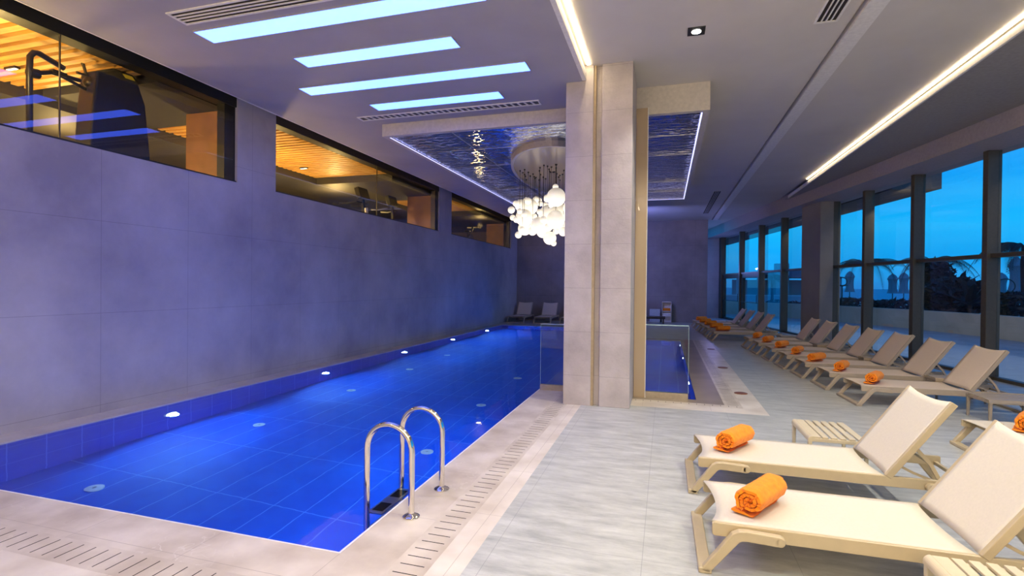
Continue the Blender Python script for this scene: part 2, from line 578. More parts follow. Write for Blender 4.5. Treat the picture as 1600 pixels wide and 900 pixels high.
# left wall with three window openings
SILL, HEAD, ZT = 3.37, 4.63, 5.05
wins = [(2.2, 6.97), (7.86, 15.03), (16.0, 22.95)]
w = MB()
w.box(WL - .25, WL, YB, 24.0, -.1, SILL)
w.box(WL - .25, WL, YB, wins[0][0], SILL, ZT)
w.box(WL - .25, WL, 6.97, 7.86, SILL, ZT)
w.box(WL - .25, WL, 15.03, 16.0, SILL, ZT)
w.box(WL - .25, WL, 22.95, 24.0, SILL, ZT)
struct(w.build('wall_left', M['wall']))
for i, (a, b_) in enumerate(wins):
    fr = MB()
    fr.box(WL - .25, WL - .02, a, b_, HEAD, ZT)
    fr.box(WL - .2, WL - .05, b_ - (.22 if i < 2 else .1), b_, SILL, HEAD)
    fr.box(WL - .2, WL - .05, a, a + .04, SILL, HEAD)
    fr.box(WL - .12, WL - .02, a, b_, SILL, SILL + .025)
    wo = fr.build('window_%d' % (i + 1), M['black_satin'] if i == 0 else simple('brown_frame%d' % i, (52, 40, 34), .5))
    struct(wo)
    MB().box(WL - .05, WL - .04, a + .04, b_ - .05, SILL + .02, HEAD).build('pane', M['glass_gym'], wo)
    j = MB()
    for yy in ([4.35] if i == 0 else [11.4] if i == 1 else []):
        j.box(WL - .055, WL - .035, yy - .006, yy + .006, SILL, HEAD)
    if j.v: j.build('joint', M['black_metal'], wo)

# back walls
w = MB().box(-7.2, -1.9, 24.0, 24.3, -.1, ZT).box(-2.0, -1.9, 24.3, 25.4, -.1, ZT).box(-2.0, 1.85, 25.4, 25.7, -.1, ZT)
struct(w.build('wall_back', M['wall_far']))
struct(MB().box(1.5, 3.0, 29.9, 30.1, -.1, ZT).build('wall_recess', M['wall']))
# behind the camera
struct(MB().box(-7.2, 9.2, YB - .2, YB, -.1, ZT).build('wall_front', M['wall_warm']))

# ceilings
cl = MB()
SKY_TOP = [(-5.24, -1.77, y, y + .28) for y in (2.86, 4.63, 6.40)] + [(-4.60, -2.42, y, y + .28) for y in (3.74, 5.52, 7.28)]
ZL, ZR = 4.58, 4.79
cl.box(-6.44, -1.14, YB, 24.3, ZL, ZL + .08)
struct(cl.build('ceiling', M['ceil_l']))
struct(MB().box(-6.46, -6.44, YB, 24.0, ZL - .004, ZL + .1).build('trim_8', M['white_paint']))
struct(MB().box(-1.155, -1.10, YB, 7.22, ZL - .004, 4.70).build('trim_9', M['white_paint']))
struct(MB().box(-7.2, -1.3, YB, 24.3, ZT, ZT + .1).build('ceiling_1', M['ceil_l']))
cl = MB()
cl.box(-1.3, 2.0, YB, 25.5, ZR, ZR + .1).box(2.05, 3.80, YB, 25.4, ZR, ZR + .1).box(2.0, 2.05, YB, 25.5, ZR + .06, ZR + .1)
cl.box(1.85, 3.0, 25.5, 30, ZR, ZR + .1)
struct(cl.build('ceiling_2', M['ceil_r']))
struct(MB().box(2.05, 2.25, YB, 25.4, ZR - .035, ZR).build('trim_10', M['white_paint']))
# lip and dark soffit beyond the warm cove
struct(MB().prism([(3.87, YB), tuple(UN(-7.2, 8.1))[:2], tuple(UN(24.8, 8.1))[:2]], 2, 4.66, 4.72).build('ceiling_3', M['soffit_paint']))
struct(MB().box(3.84, 3.87, YB, 18.9, 4.645, 4.74).build('trim_11', M['white_paint']))
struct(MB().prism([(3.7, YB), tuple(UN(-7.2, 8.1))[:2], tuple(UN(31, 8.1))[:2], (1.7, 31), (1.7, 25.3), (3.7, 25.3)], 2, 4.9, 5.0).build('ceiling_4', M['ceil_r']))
lo = MB().box(3.80, 3.835, YB + .5, 16.4, 4.775, 4.785).build('cove_light', M['cove'])
tag(lo, 'warm glowing light line in the ceiling slot beside the windows', 'light')
lo = MB().box(-1.09, -1.04, YB + .5, 7.2, 4.778, 4.786).build('cove_light', M['cove'])
tag(lo, 'warm light line along the ceiling edge running to the pillar', 'light')

# beam above the windows
bm = MB()
ubox(bm, -8, 31, 7.05, 8.15, 4.32, 5.2)
struct(bm.build('trim_12', M['beam_paint']))

# ------------------------------------------------------------------ window wall (n = 7.9)
ZH = 4.62
def wallu(px, n, py=430):
    # u of a vertical line seen at picture column px on the plane n
    c_ = Vector(((px - 800), -(py - 450), -F))
    d = ROT @ c_
    nn = Vector((math.cos(TH), math.sin(TH), 0)); uu = Vector((-math.sin(TH), math.cos(TH), 0))
    C = Vector((0, 0, 1.7))
    t_ = (n - nn.dot(C)) / nn.dot(d)
    return uu.dot(C + d * t_)
NI, NG = 7.68, 7.86
mull = [wallu(1533, NI), wallu(1421, NI), wallu(1346, NI), wallu(1295, NI)]
mull_far = [wallu(1219, NI), wallu(1184, NI), wallu(1154, NI), wallu(1128, NI)]
W_ = .13
us = [mull[0] - 2.35 * 2, mull[0] - 2.3] + mull
bays = [(us[i], us[i + 1]) for i in range(len(us) - 1)]
wn = 4
def bay(ua, ub, door=False):
    """bay between near mullion at ua (its far edge) and ub (near edge ub - W_)"""
    global wn
    fr = MB()
    ubox(fr, ub - W_, ub, NI, 7.92, 0, ZH + .0)
    ubox(fr, ua, ub - W_, 7.80, 7.92, ZH - .12, ZH)
    ubox(fr, ua, ub - W_, 7.78, 7.92, 0, .06)
    o = fr.build('window_%d' % wn, M['mullion'], bevel=.006)
    struct(o)
    tr = MB(); ubox(tr, ua + .0, ub - W_, 7.74, 7.92, 2.30, 2.375)
    tr.build('transom', M['mullion'], o)
    p = MB(); ubox(p, ua, ub - W_, NG, NG + .012, 2.375, ZH - .12)
    p.build('upper_pane', M['glass'], o)
    if not door:
        p = MB(); ubox(p, ua, ub - W_, NG, NG + .012, .06, 2.30)
        p.build('lower_pane', M['glass'], o)
        g = MB(); ubox(g, ua, ua + .025, 7.80, 7.86, .06, ZH - .12)
        g.build('gasket', M['glass_edge'], o)
    wn += 1
    return o
for a, b_ in bays: bay(a, b_)
# column bay: wide plastered pier between the two glazed runs
pc = MB(); PU1 = wallu(1252, 7.35); ubox(pc, wallu(1281, 7.35), PU1, 7.35, 7.72, 0, 4.4); ubox(pc, wallu(1295, NI), PU1, 7.72, 8.0, 0, 4.4)
struct(pc.build('wall_pier', plaster('pier_plaster', (138, 132, 128), (152, 146, 140), 1.2)))
fm = [PU1] + mull_far
bay(fm[0], fm[1]); bay(fm[1], fm[2]); bay(fm[2], fm[3], True); bay(fm[3], fm[4] + .3, True)
ew = MB(); ubox(ew, fm[4] + .3, fm[4] + 1.6, NI, 7.92, 0, 4.6)
struct(ew.build('trim_13', M['black_metal']))
dn = 1
for (a, b_) in ((fm[2] + .02, fm[3] - W_ - .02), (fm[3] + .02, fm[4] + .3 - W_ - .02)):
    fr = MB()
    ubox(fr, a, a + .16, 7.76, 7.9, 0, 2.3); ubox(fr, b_ - .16, b_, 7.76, 7.9, 0, 2.3)
    ubox(fr, a, b_, 7.76, 7.9, 2.12, 2.3); ubox(fr, a, b_, 7.76, 7.9, 0, .12)
    d = struct(fr.build('door_%d' % dn, M['black_metal']))
    p = MB(); ubox(p, a + .16, b_ - .16, 7.82, 7.835, .12, 2.12); p.build('pane', M['glass'], d)
    h = MB().tube([UN(a + .1, 7.76, 1.0), UN(a + .1, 7.68, 1.0), UN(a + .1, 7.68, 1.35), UN(a + .1, 7.76, 1.35)], .014)
    h.tube([UN(a + .1, 7.70, 1.0), UN(b_ - .1, 7.70, 1.0)], .012)
    h.build('door_handle', M['black'], d)
    dn += 1

# ------------------------------------------------------------------ column in the middle
cm = MB()
cm.box(-1.39, -1.0, 7.25, 8.12, 0, 4.9).box(-.88, -.46, 7.25, 8.12, 0, 4.9)
cm.box(-1.0, -.88, 7.33, 8.12, 0, 4.9)
pil = struct(cm.build('column', M['column'], bevel=.006))
MB().box(-1.0, -.965, 7.27, 7.34, 0, 4.85).build('groove_strip', M['groove_tan'], pil)
# glass fin behind it
o = MB().box(-.455, -.285, 8.06, 8.075, .0, 4.4).build('glass_fin', M['glass_fin'], bevel=.002)
MB().box(-.287, -.277, 8.055, 8.08, .0, 4.4).build('edge_trim', M['white_paint'], o)
tag(o, 'tall narrow tinted glass panel beside the central column', 'glass panel')
# balustrades
def rail_glass(x0, x1, ztop, label):
    t_ = thing('glass_balustrade', label, 'railing', ((x0 + x1) / 2, 8.13, 0))
    cx = (x0 + x1) / 2
    MB().box(x0 - cx, x1 - cx, -.035, .035, 0, .09).build('base_channel', simple('channel_metal' + str(int(x0 * 10)), (176, 164, 146), .3, .6), t_)
    MB().box(x0 - cx, x1 - cx, -.008, .008, .09, ztop).build('glass_pane', M['glass_rail'], t_)
    MB().box(x0 - cx, x1 - cx, -.009, .009, ztop, ztop + .012).box(x0 - cx - .004, x0 - cx, -.008, .008, .09, ztop).box(x1 - cx, x1 - cx + .004, -.008, .008, .09, ztop).build('polished_edge', M['glass_edge'], t_)
rail_glass(-1.93, -1.39, 1.06, 'frameless glass balustrade on the pool edge, left of the column')
rail_glass(-.46, .34, 1.10, 'frameless glass balustrade in front of the pool, right of the column')

# ------------------------------------------------------------------ canopy over the pool
CX0, CX1, CY0, CY1 = -4.96, .61, 8.27, 16.6
ZC = 4.36
cn = MB()
T_ = .1
cn.box(CX0, CX1, CY0, CY0 + T_, ZC, ZR).box(CX0, CX1, CY1 - T_, CY1, ZC, ZR)
cn.box(CX0, CX0 + T_, CY0 + T_, CY1 - T_, ZC, ZR).box(CX1 - T_, CX1, CY0 + T_, CY1 - T_, ZC, ZR)
canopy = struct(cn.build('ceiling_canopy', simple('canopy_paint', (196, 188, 176), .6)))
pb = MB().box(CX0 + T_, CX1 - T_, CY0 + T_, CY1 - T_, ZC + .02, ZC + .05)
pb.build('mirror_panel', M['ripple'], canopy)
led = MB().box(CX0 + T_, CX0 + T_ + .02, CY0 + T_, CY1 - T_, ZC - .004, ZC + .0).box(CX0 + T_, CX1 - T_, CY1 - T_ - .02, CY1 - T_, ZC - .004, ZC).box(CX1 - T_ - .02, CX1 - T_, CY0 + T_, CY1 - T_, ZC - .004, ZC)
led.build('light_line', emit('canopy_led', (.6, .6, 1.2), 1.2), canopy)
js = MB()
for yy in (9.6, 11.0, 13.8, 15.2): js.box(CX0 + T_, CX1 - T_, yy - .004, yy + .004, ZC + .016, ZC + .02)
js.box(-3.66, -3.65, CY0 + T_, CY1 - T_, ZC + .016, ZC + .02)
js.build('joint_strips', M['steel_rough'], canopy)

# chandelier
ch = thing('chandelier', 'cluster of glowing milky glass globes hanging from an oval plate over the pool', 'chandelier', (-2.17, 12.43, ZC))
ea, eb = 1.30, 3.10
rim = MB()
N = 72
for i in range(N):
    a = pi2 * i / N
    rim.v.append((ea * math.cos(a), eb * math.sin(a), .02)); rim.v.append((ea * math.cos(a), eb * math.sin(a), -.09))
    rim.v.append(((ea - .06) * math.cos(a), (eb - .06) * math.sin(a), -.09)); rim.v.append(((ea - .06) * math.cos(a), (eb - .06) * math.sin(a), .02))
for i in range(N):
    j = (i + 1) % N
    for k in range(4):
        rim.f.append((4 * i + k, 4 * j + k, 4 * j + (k + 1) % 4, 4 * i + (k + 1) % 4))
rim.build('plate_rim', simple('rim_metal', (190, 180, 176), .35, .4), ch, smooth=False)
pl_ = MB()
pl_.add([(ea * .97 * math.cos(pi2 * i / N), eb * .97 * math.sin(pi2 * i / N), -.03) for i in range(N)], [tuple(range(N))[::-1]])
pl_.build('mirror_plate', M['plate'], ch)
def backproj(px, py, Y):
    d = ROT @ Vector((px - 800, -(py - 450), -F))
    t_ = Y / d.y
    return Vector((0, 0, 1.7)) + d * t_
# (x, y, radius) of the globes as they show, each with a depth of its own
GL = [(869, 308, 13.5, 11.0), (868, 292, 4.2, 11.0), (855, 310, 5.5, 11.1), (858, 337, 15.5, 11.6), (874, 333, 14, 12.1), (868, 343, 13, 11.3),
      (828, 323, 11.5, 12.0), (814, 321, 9, 12.3), (819, 340, 12.5, 11.8), (806, 318, 4.5, 12.2), (810, 318, 4.4, 11.7), (825, 314, 5, 11.6), (837, 312, 4.6, 12.2), (842, 313, 4.4, 12.5),
      (799, 328, 5.2, 12.1), (801, 340, 4.2, 12.1), (807, 343, 4.8, 11.7), (812, 330, 4, 11.4), (819, 335, 4.2, 11.3), (844, 318, 4, 11.9), (852, 321, 4.6, 12.4), (843, 331, 4.2, 11.2),
      (820, 357, 10, 12.0), (816, 358, 4.2, 11.6), (810, 367, 5, 12.0), (842, 352, 12, 11.5), (832, 361, 6.5, 11.8), (848, 362, 9, 12.2), (857, 355, 6, 11.4), (859, 372, 9.5, 11.7),
      (865, 380, 4.2, 11.7), (869, 361, 4.8, 11.9), (878, 352, 7.5, 12.0), (880, 362, 6.5, 11.6), (835, 338, 4.2, 12.3), (822, 312, 3.6, 12.4), (834, 348, 4.5, 12.1), (849, 343, 5, 11.0), (861, 320, 4, 11.2)]
tips = []
for (x, y, r, Y) in GL:
    p = backproj(x, y, Y) - Vector(ch.location)
    rr = r * Y / F * 1.12
    MB().sphere(p, rr, 20, 12).build('glass_globe', M['globe'], ch, smooth=True)
    tips.append((p, rr))
rnd = random.Random(3)
for k in range(26):     # the rest of the cluster, behind the column
    a = rnd.uniform(0, pi2); q = rnd.random() ** .5
    p = Vector((.25 + .8 * q * math.cos(a), -.3 + 1.2 * q * math.sin(a), rnd.uniform(-1.35, -.55)))
    rr = rnd.choice([.06, .07, .09, .14, .18])
    MB().sphere(p, rr, 16, 10).build('glass_globe', M['globe'], ch, smooth=True)
    if k % 2: tips.append((p, rr))
cords = [t_ for t_ in tips if (t_[0].x / ea) ** 2 + (t_[0].y / eb) ** 2 < .85]
cd = 0
for p, rr in cords:
    if rr < .055 and rnd.random() < .6: continue
    MB().tube([(p.x, p.y, p.z + rr * .9), (p.x, p.y, -.03)], .0045, 6).lathe([(.018, -.06), (.018, -.03)], (p.x, p.y, 0), 10).build('cord', M['black_metal'], ch)
    cd += 1

# ------------------------------------------------------------------ ceiling fittings
for i, (x0, x1, y0, y1) in enumerate(sorted(SKY_TOP, key=lambda q: q[2])):
    names = ['short blue light panel above the near pool edge', 'long blue ceiling light panel just before the wide air grille', 'long blue ceiling light panel nearest the camera, beside the slotted grille',
             'short blue ceiling light panel, second in the row', 'long blue ceiling light panel, third in the row', 'short blue ceiling light panel closest to the canopy']
    lab = {2.86: 'long blue ceiling light panel behind the near end of the pool', 3.74: 'short blue ceiling light panel over the near pool edge',
           4.63: 'long blue ceiling light panel beside the louvred grille, widest in view', 5.52: 'short blue ceiling light panel next after the widest one',
           6.40: 'long narrow blue ceiling light panel between two short ones', 7.28: 'short blue ceiling light panel beside the canopy and its grille'}[y0]
    t_ = thing('ceiling_light', lab, 'light', ((x0 + x1) / 2, (y0 + y1) / 2, ZL), 0, 'blue light panels over the pool')
    hx, hy = (x1 - x0) / 2, (y1 - y0) / 2
    MB().box(-hx, hx, -hy, hy, -.012, -.002).build('light_panel', M['strip'], t_)
    k = .008
    MB().box(-hx - k, hx + k, -hy - k, -hy, -.014, 0).box(-hx - k, hx + k, hy, hy + k, -.014, 0).box(-hx - k, -hx, -hy, hy, -.014, 0).box(hx, hx + k, -hy, hy, -.014, 0).build('panel_frame', M['ceil_l'], t_)

def grille(cx, cy, z, lx, ly, along, lab, slats=None, mat='white_paint'):
    t_ = thing('air_grille', lab, 'air vent', (cx, cy, z))
    hx, hy = lx / 2, ly / 2; k = .025
    MB().box(-hx, hx, -hy, -hy + k, -.014, 0).box(-hx, hx, hy - k, hy, -.014, 0).box(-hx, -hx + k, -hy + k, hy - k, -.014, 0).box(hx - k, hx, -hy + k, hy - k, -.014, 0).build('frame', M[mat], t_)
    MB().box(-hx + k, hx - k, -hy + k, hy - k, -.003, 0).build('backing', M['slot'] if along != 'd' else M['vent_grey'], t_)
    m = MB()
    if along == 'x':
        n_ = slats or 4
        for i in range(1, n_):
            y = -hy + k + (ly - 2 * k) * i / n_
            m.box(-hx + k, hx - k, y - .008, y + .008, -.013, -.004)
    elif along == 'y':
        n_ = slats or 4
        for i in range(1, n_):
            x = -hx + k + (lx - 2 * k) * i / n_
            m.box(x - .008, x + .008, -hy + k, hy - k, -.013, -.004)
    else:
        n_ = int(lx / .11)
        for i in range(1, n_):
            x = -hx + k + (lx - 2 * k) * i / n_
            m.prism([(x - .02, -hy + k), (x + .01, -hy + k), (x + .045, hy - k), (x + .015, hy - k)], 2, -.012, -.004)
    m.build('slats', M[mat], t_)
grille(-3.53, 4.36, ZL, 3.3, .26, 'x', 'long louvred air grille with dark slots at the top of the ceiling')
grille(-3.55, 7.89, ZL, 3.25, .2, 'd', 'long slotted air grille beside the mirrored canopy')
grille(1.74, 6.1, ZR, .25, 1.35, 'y', 'white louvred air vent at the top of the right ceiling')
grille(1.58, 20.5, ZR, .25, 5.4, 'y', 'dim long air vent at the far end of the right ceiling', mat='ceil_r')

def downlight(x, y, lab):
    t_ = thing('downlight', lab, 'light', (x, y, ZR))
    MB().box(-.1, .1, -.1, .1, -.012, 0).build('frame', M['black_satin'], t_)
    MB().lathe([(.052, -.017), (.055, -.012)], seg=24).build('lens', M['downlight'], t_)
downlight(.32, 6.6, 'small square recessed ceiling downlight in front of the column')
downlight(.32, 3.4, 'small square recessed downlight above the near sun loungers')
downlight(.32, .6, 'small square recessed downlight straight above the camera')
downlight(2.9, 5.0, 'small square recessed downlight between the two ceiling slots')  # this one and the next are added out of view as fill
downlight(2.9, 1.6, 'small square recessed downlight nearer the window side')

def spot(x, y, z, e, size=140, col=(1, .95, .86), r=.04, blend=.6):
    l = bpy.data.lights.new('spot', 'SPOT')
    l.energy = e; l.color = col; l.spot_size = math.radians(size); l.spot_blend = blend; l.shadow_soft_size = r
    o = bpy.data.objects.new('spot', l); COL.objects.link(o); o.location = (x, y, z)
    return o
spot(.32, 6.6, ZR - .06, 120, 110)
spot(-3.6, .9, ZL - .03, 110)  # added without a fixture, brightens the near left marble
spot(.32, 3.4, ZR - .06, 160)
spot(.32, .6, ZR - .06, 200)
spot(2.9, 5.0, ZR - .06, 260, 155)
spot(2.9, 1.6, ZR - .06, 130)

def area(x, y, z, sx, sy, e, col, rot=(0, 0, 0)):
    l = bpy.data.lights.new('area', 'AREA'); l.shape = 'RECTANGLE'; l.size = sx; l.size_y = sy; l.energy = e; l.color = col
    o = bpy.data.objects.new('area', l); COL.objects.link(o); o.location = (x, y, z); o.rotation_euler = rot
    return o
# added warm fill areas behind the camera, aimed at the ceiling; no fixtures
area(2.5, -3.5, 2.6, 5, .3, 560, (1, .86, .68), (PI, 0, 0))
area(-3.5, -3.5, 2.6, 5, .3, 260, (1, .86, .72), (PI, 0, 0))
def glow(x, y, z, e, col, r):
    l = bpy.data.lights.new('lamp', 'POINT'); l.energy = e; l.color = col; l.shadow_soft_size = r
    o = bpy.data.objects.new('lamp', l); COL.objects.link(o); o.location = (x, y, z)
# ------------------------------------------------------------------ pool lamps
def pool_lamp(x, y, z, side, lab, e=60, vis=True, axis='x'):
    t_ = thing('pool_light', lab, 'light', (x, y, z), 0, 'underwater lamps')
    sg = side
    m = MB().lathe([(.105, 0), (.105, .012), (.09, .02)], seg=24)
    R = Matrix.Rotation(sg * PI / 2, 4, 'Y') if axis == 'x' else Matrix.Rotation(-sg * PI / 2, 4, 'X')
    m.xf(R).build('rim', M['white_plastic'], t_)
    m = MB().lathe([(.08, .021), (.07, .026)], seg=24).xf(R)
    m.build('lens', M['lamp_glass'], t_)
    l = bpy.data.lights.new('pool_spot', 'SPOT')
    l.energy = e; l.color = (.16, .52, 1.0); l.spot_size = math.radians(172); l.spot_blend = .3; l.shadow_soft_size = .06
    o = bpy.data.objects.new('pool_spot', l); COL.objects.link(o)
    d = Vector((sg, 0, -.12)) if axis == 'x' else Vector((0, sg, -.12))
    o.location = Vector((x, y, z)) + d.normalized() * .06
    o.rotation_euler = d.to_track_quat('-Z', 'Y').to_euler()
LZ = -.62
E_ = 130
for i, y in enumerate((5.5, 8.85, 12.1, 15.3, 18.6)):
    pool_lamp(PX0 + .002, y, LZ, 1, ['round underwater lamp in the left pool wall, nearest the camera', 'second underwater lamp along the left pool wall', 'third underwater lamp along the left pool wall', 'fourth underwater lamp along the left pool wall', 'farthest underwater lamp on the left pool wall'][i], E_ * (1 if i < 3 else 2))
for i, y in enumerate((3.6, 5.9)):  # pair added out of sight to even out the blue in the basin
    pool_lamp(PX1 - .002, y, LZ, -1, ['underwater lamp in the right pool wall below the ladder', 'underwater lamp in the right pool wall before the glass'][i], E_)
for i, y in enumerate((10.1, 13.4, 16.2)):
    pool_lamp(EX1 - .002, y, -.45, -1, ['nearest underwater lamp right of the column', 'middle underwater lamp right of the column', 'farthest underwater lamp right of the column'][i], 15)
# drain discs on the pool floor
def refr(px, py):      # where a sight line through the flat water meets the basin floor
    d = (ROT @ Vector((px - 800, -(py - 450), -F))).normalized()
    C = Vector((0, 0, 1.7))
    p = C + d * ((zw - 1.7) / d.z)
    hx = Vector((d.x, d.y, 0)); s1 = hx.length; s2 = s1 / 1.33
    c2 = math.sqrt(1 - s2 * s2)
    return p + Vector((hx.x / s1 * s2, hx.y / s1 * s2, -c2)) * ((zw - PD) / c2)
first = None
labs = ['white floor inlet disc in the near left corner of the pool', 'white floor inlet disc left of the ladder', 'white floor inlet disc midway along the left side', 'white floor inlet disc just beyond the ladder',
        'white floor inlet disc by the right pool edge, before the glass', 'white floor inlet disc closest to the glass balustrade', 'small white floor inlet disc far along the left lane', 'tiny white floor inlet disc in the middle distance']
for i, (x, y) in enumerate([(147, 763), (405, 664), (549, 610), (667, 706), (752, 633), (809, 591), (640, 577), (699, 555)]):
    p = refr(x, y)
    if first is None:
        first = thing('floor_inlet', labs[0], 'pool fitting', (p.x, p.y, PD), 0, 'white floor inlets in the pool')
        MB().lathe([(.085, 0), (.085, .01), (.06, .014)], seg=24).build('disc', M['white_plastic'], first)
        MB().lathe([(.02, .014), (.02, .018)], seg=12).build('nozzle', M['steel_rough'], first)
    else:
        dup(first, (p.x, p.y, PD), 0, labs[i])
# brown discs in the cream border
for i, (x, y) in enumerate([(1.17, 8.9), (1.17, 11.6), (1.2, 14.9)]):
    o = MB().lathe([(.10, 0), (.10, .006), (.085, .01)], seg=20).build('floor_disc', M['brown_disc'])
    o.location = (x, y, 0)
    tag(o, ['brown round floor disc nearest the glass balustrade', 'middle brown round floor disc in the cream border', 'farthest brown round floor disc in the cream border'][i], 'floor fitting', 'brown discs in the cream border')

# ------------------------------------------------------------------ pool ladder
ld = thing('pool_ladder', 'polished steel pool ladder with two hoop handrails at the near right pool edge', 'ladder', (-1.94, 3.635, 0))
for s_ in (-1, 1):
    y = s_ * .265
    pts = [(.185, y, .0), (.185, y, .47)]
    for k in range(1, 16):
        a = PI * k / 16
        pts.append((.185 * math.cos(a), y, .47 + .185 * math.sin(a)))
    pts += [(-.185, y, .47), (-.185, y, -1.0)]
    r = MB().tube(pts, .0225, 16)
    rl = r.build('handrail', M['steel'], ld, smooth=True)
    MB().lathe([(.062, .0), (.062, .008), (.05, .018), (.028, .026), (.024, .03)], (.185, y, 0), 24).build('flange', M['steel'], rl, smooth=True)
for i, z in enumerate((-.035, -.32, -.6)):
    x0, x1 = -.2, -.07
    tr = MB().box(x0, x1, -.24, .24, z - .03, z).build('step', M['steel_rough'], ld, bevel=.008)
    MB().box(x0 + .02, x1 - .02, -.2, -.06, z, z + .004).box(x0 + .02, x1 - .02, .06, .2, z, z + .004).build('grip_pad', M['black'], tr)

# ------------------------------------------------------------------ sun loungers
def make_lounger(label, group, flat=False, name='sun_lounger'):
    """x runs from the foot end, y across, nearest side at -y"""
    root = thing(name, label, 'sun lounger', (0, 0, 0), 0, group)
    L, Wd = 1.96, .70
    hw = Wd / 2
    ZS = .287
    fm_ = MB()
    for s_ in (-1, 1):
        a, b_ = sorted((s_ * (hw - .03), s_ * hw))
        prof = [(0, .222), (0.012, .212), (L - .01, .212), (L, .222), (L, .287), (L - .01, .29), (.01, .29), (0, .285)]
        fm_.prism(prof, 1, a, b_)
    for x in (.12, .7, 1.28, L - .05):
        fm_.box(x, x + .03, -hw + .03, hw - .03, .218, .246)
    fm_.build('seat_frame', M['frame_cream'], root, bevel=.004)
    # seat sling with hollowed foot edge
    def sling(x0, x1, z0, z1, front_cut, back_cut, sag, y_in=.022, n=14, m=18):
        mb = MB()
        yy = hw - y_in
        for i in range(n + 1):
            for j in range(m + 1):
                v_ = -1 + 2 * j / m
                cx0 = front_cut * (1 - abs(v_) ** 2.2); cx1 = back_cut * (1 - abs(v_) ** 2.2)
                t0 = i / n
                Lx = math.hypot(x1 - x0, z1 - z0)
                t_ = (cx0 + (Lx - cx0 - cx1) * t0) / Lx
                dx, dz = (x1 - x0) / Lx, (z1 - z0) / Lx
                s2 = -sag * (1 - v_ * v_)
                mb.v.append((x0 + (x1 - x0) * t_ - dz * s2 * 1, v_ * yy, z0 + (z1 - z0) * t_ + dx * s2))
        for i in range(n):
            for j in range(m):
                a = i * (m + 1) + j
                mb.f.append((a, a + m + 1, a + m + 2, a + 1))
        return mb
    sl = sling(.0, 1.315, ZS + .006, ZS + .006, .05, .01, .014).build('seat_sling', M['sling'], root, smooth=True)
    sl.modifiers.new('solid', 'SOLIDIFY').thickness = .006
    # backrest
    if flat: x1, z1 = 2.0, ZS + .02
    else: x1, z1 = 1.735, .875
    bx0, bz0 = 1.325, ZS + .008
    br = sling(bx0, x1, bz0, z1, .01, .028, .010, .02).build('backrest', M['sling'], root, smooth=True)
    br.modifiers.new('solid', 'SOLIDIFY').thickness = .006
    bf = MB()
    for s_ in (-1, 1):
        a, b_ = sorted((s_ * (hw - .028), s_ * (hw + .004)))
        d = Vector((x1 - bx0, z1 - bz0)).normalized(); nrm = Vector((d.y, -d.x))
        bf.path([Vector((bx0, bz0)) + nrm * .022, Vector((x1, z1)) + nrm * .022], .045, a, b_)
    for q in (.06, .8):
        p = Vector((bx0 + (x1 - bx0) * q, bz0 + (z1 - bz0) * q)) + nrm * .03
        bf.tube([(p.x, -hw + .03, p.y), (p.x, hw - .03, p.y)], .012, 8)
    bf.build('backrest_frame', M['frame_cream'], br, bevel=.004)
    if not flat:
        st = MB()
        for s_ in (-1, 1):
            y = s_ * (hw - .06)
            q = Vector((bx0 + (x1 - bx0) * .42, bz0 + (z1 - bz0) * .42)) + nrm * .03
            st.path([(q.x, q.y), (q.x + .11, q.y - .13), (q.x + .19, .235)], .026, y - .011, y + .011)
            st.path([(bx0 + .1, bz0 + .07), (bx0 + .2, bz0 + .02), (bx0 + .38, .25)], .018, y - .009, y + .009)
        st.tube([(q.x + .1, -hw + .06, q.y - .12), (q.x + .1, hw - .06, q.y - .12)], .010, 8)
        st.build('support_stay', M['frame_cream'], root)
    # sled legs, front and rear
    for k in (0, 1):
        def X(x): return x if k == 0 else L - x
        lg = MB()
        for s_ in (-1, 1):
            a, b_ = sorted((s_ * (hw + .004), s_ * (hw + .050)))
            lg.path([(X(-.045), .0), (X(.125), .232), (X(.15), .246), (X(.185), .250), (X(.36), .242)], .060, a, b_)
            lg.tube([(X(.36), a, .242), (X(.36), b_, .242)], .030, 14)
        fx0, fx1 = X(-.078), X(-.004)
        lg.box(fx0, fx1, -hw - .05, hw + .05, 0.0, .036)
        zmin = min(p[2] for p in lg.v)
        lg.v = [(p[0], p[1], max(0, p[2])) for p in lg.v]
        lg.build('leg_frame', M['frame_cream'], root, bevel=.008, bseg=3)
    return root
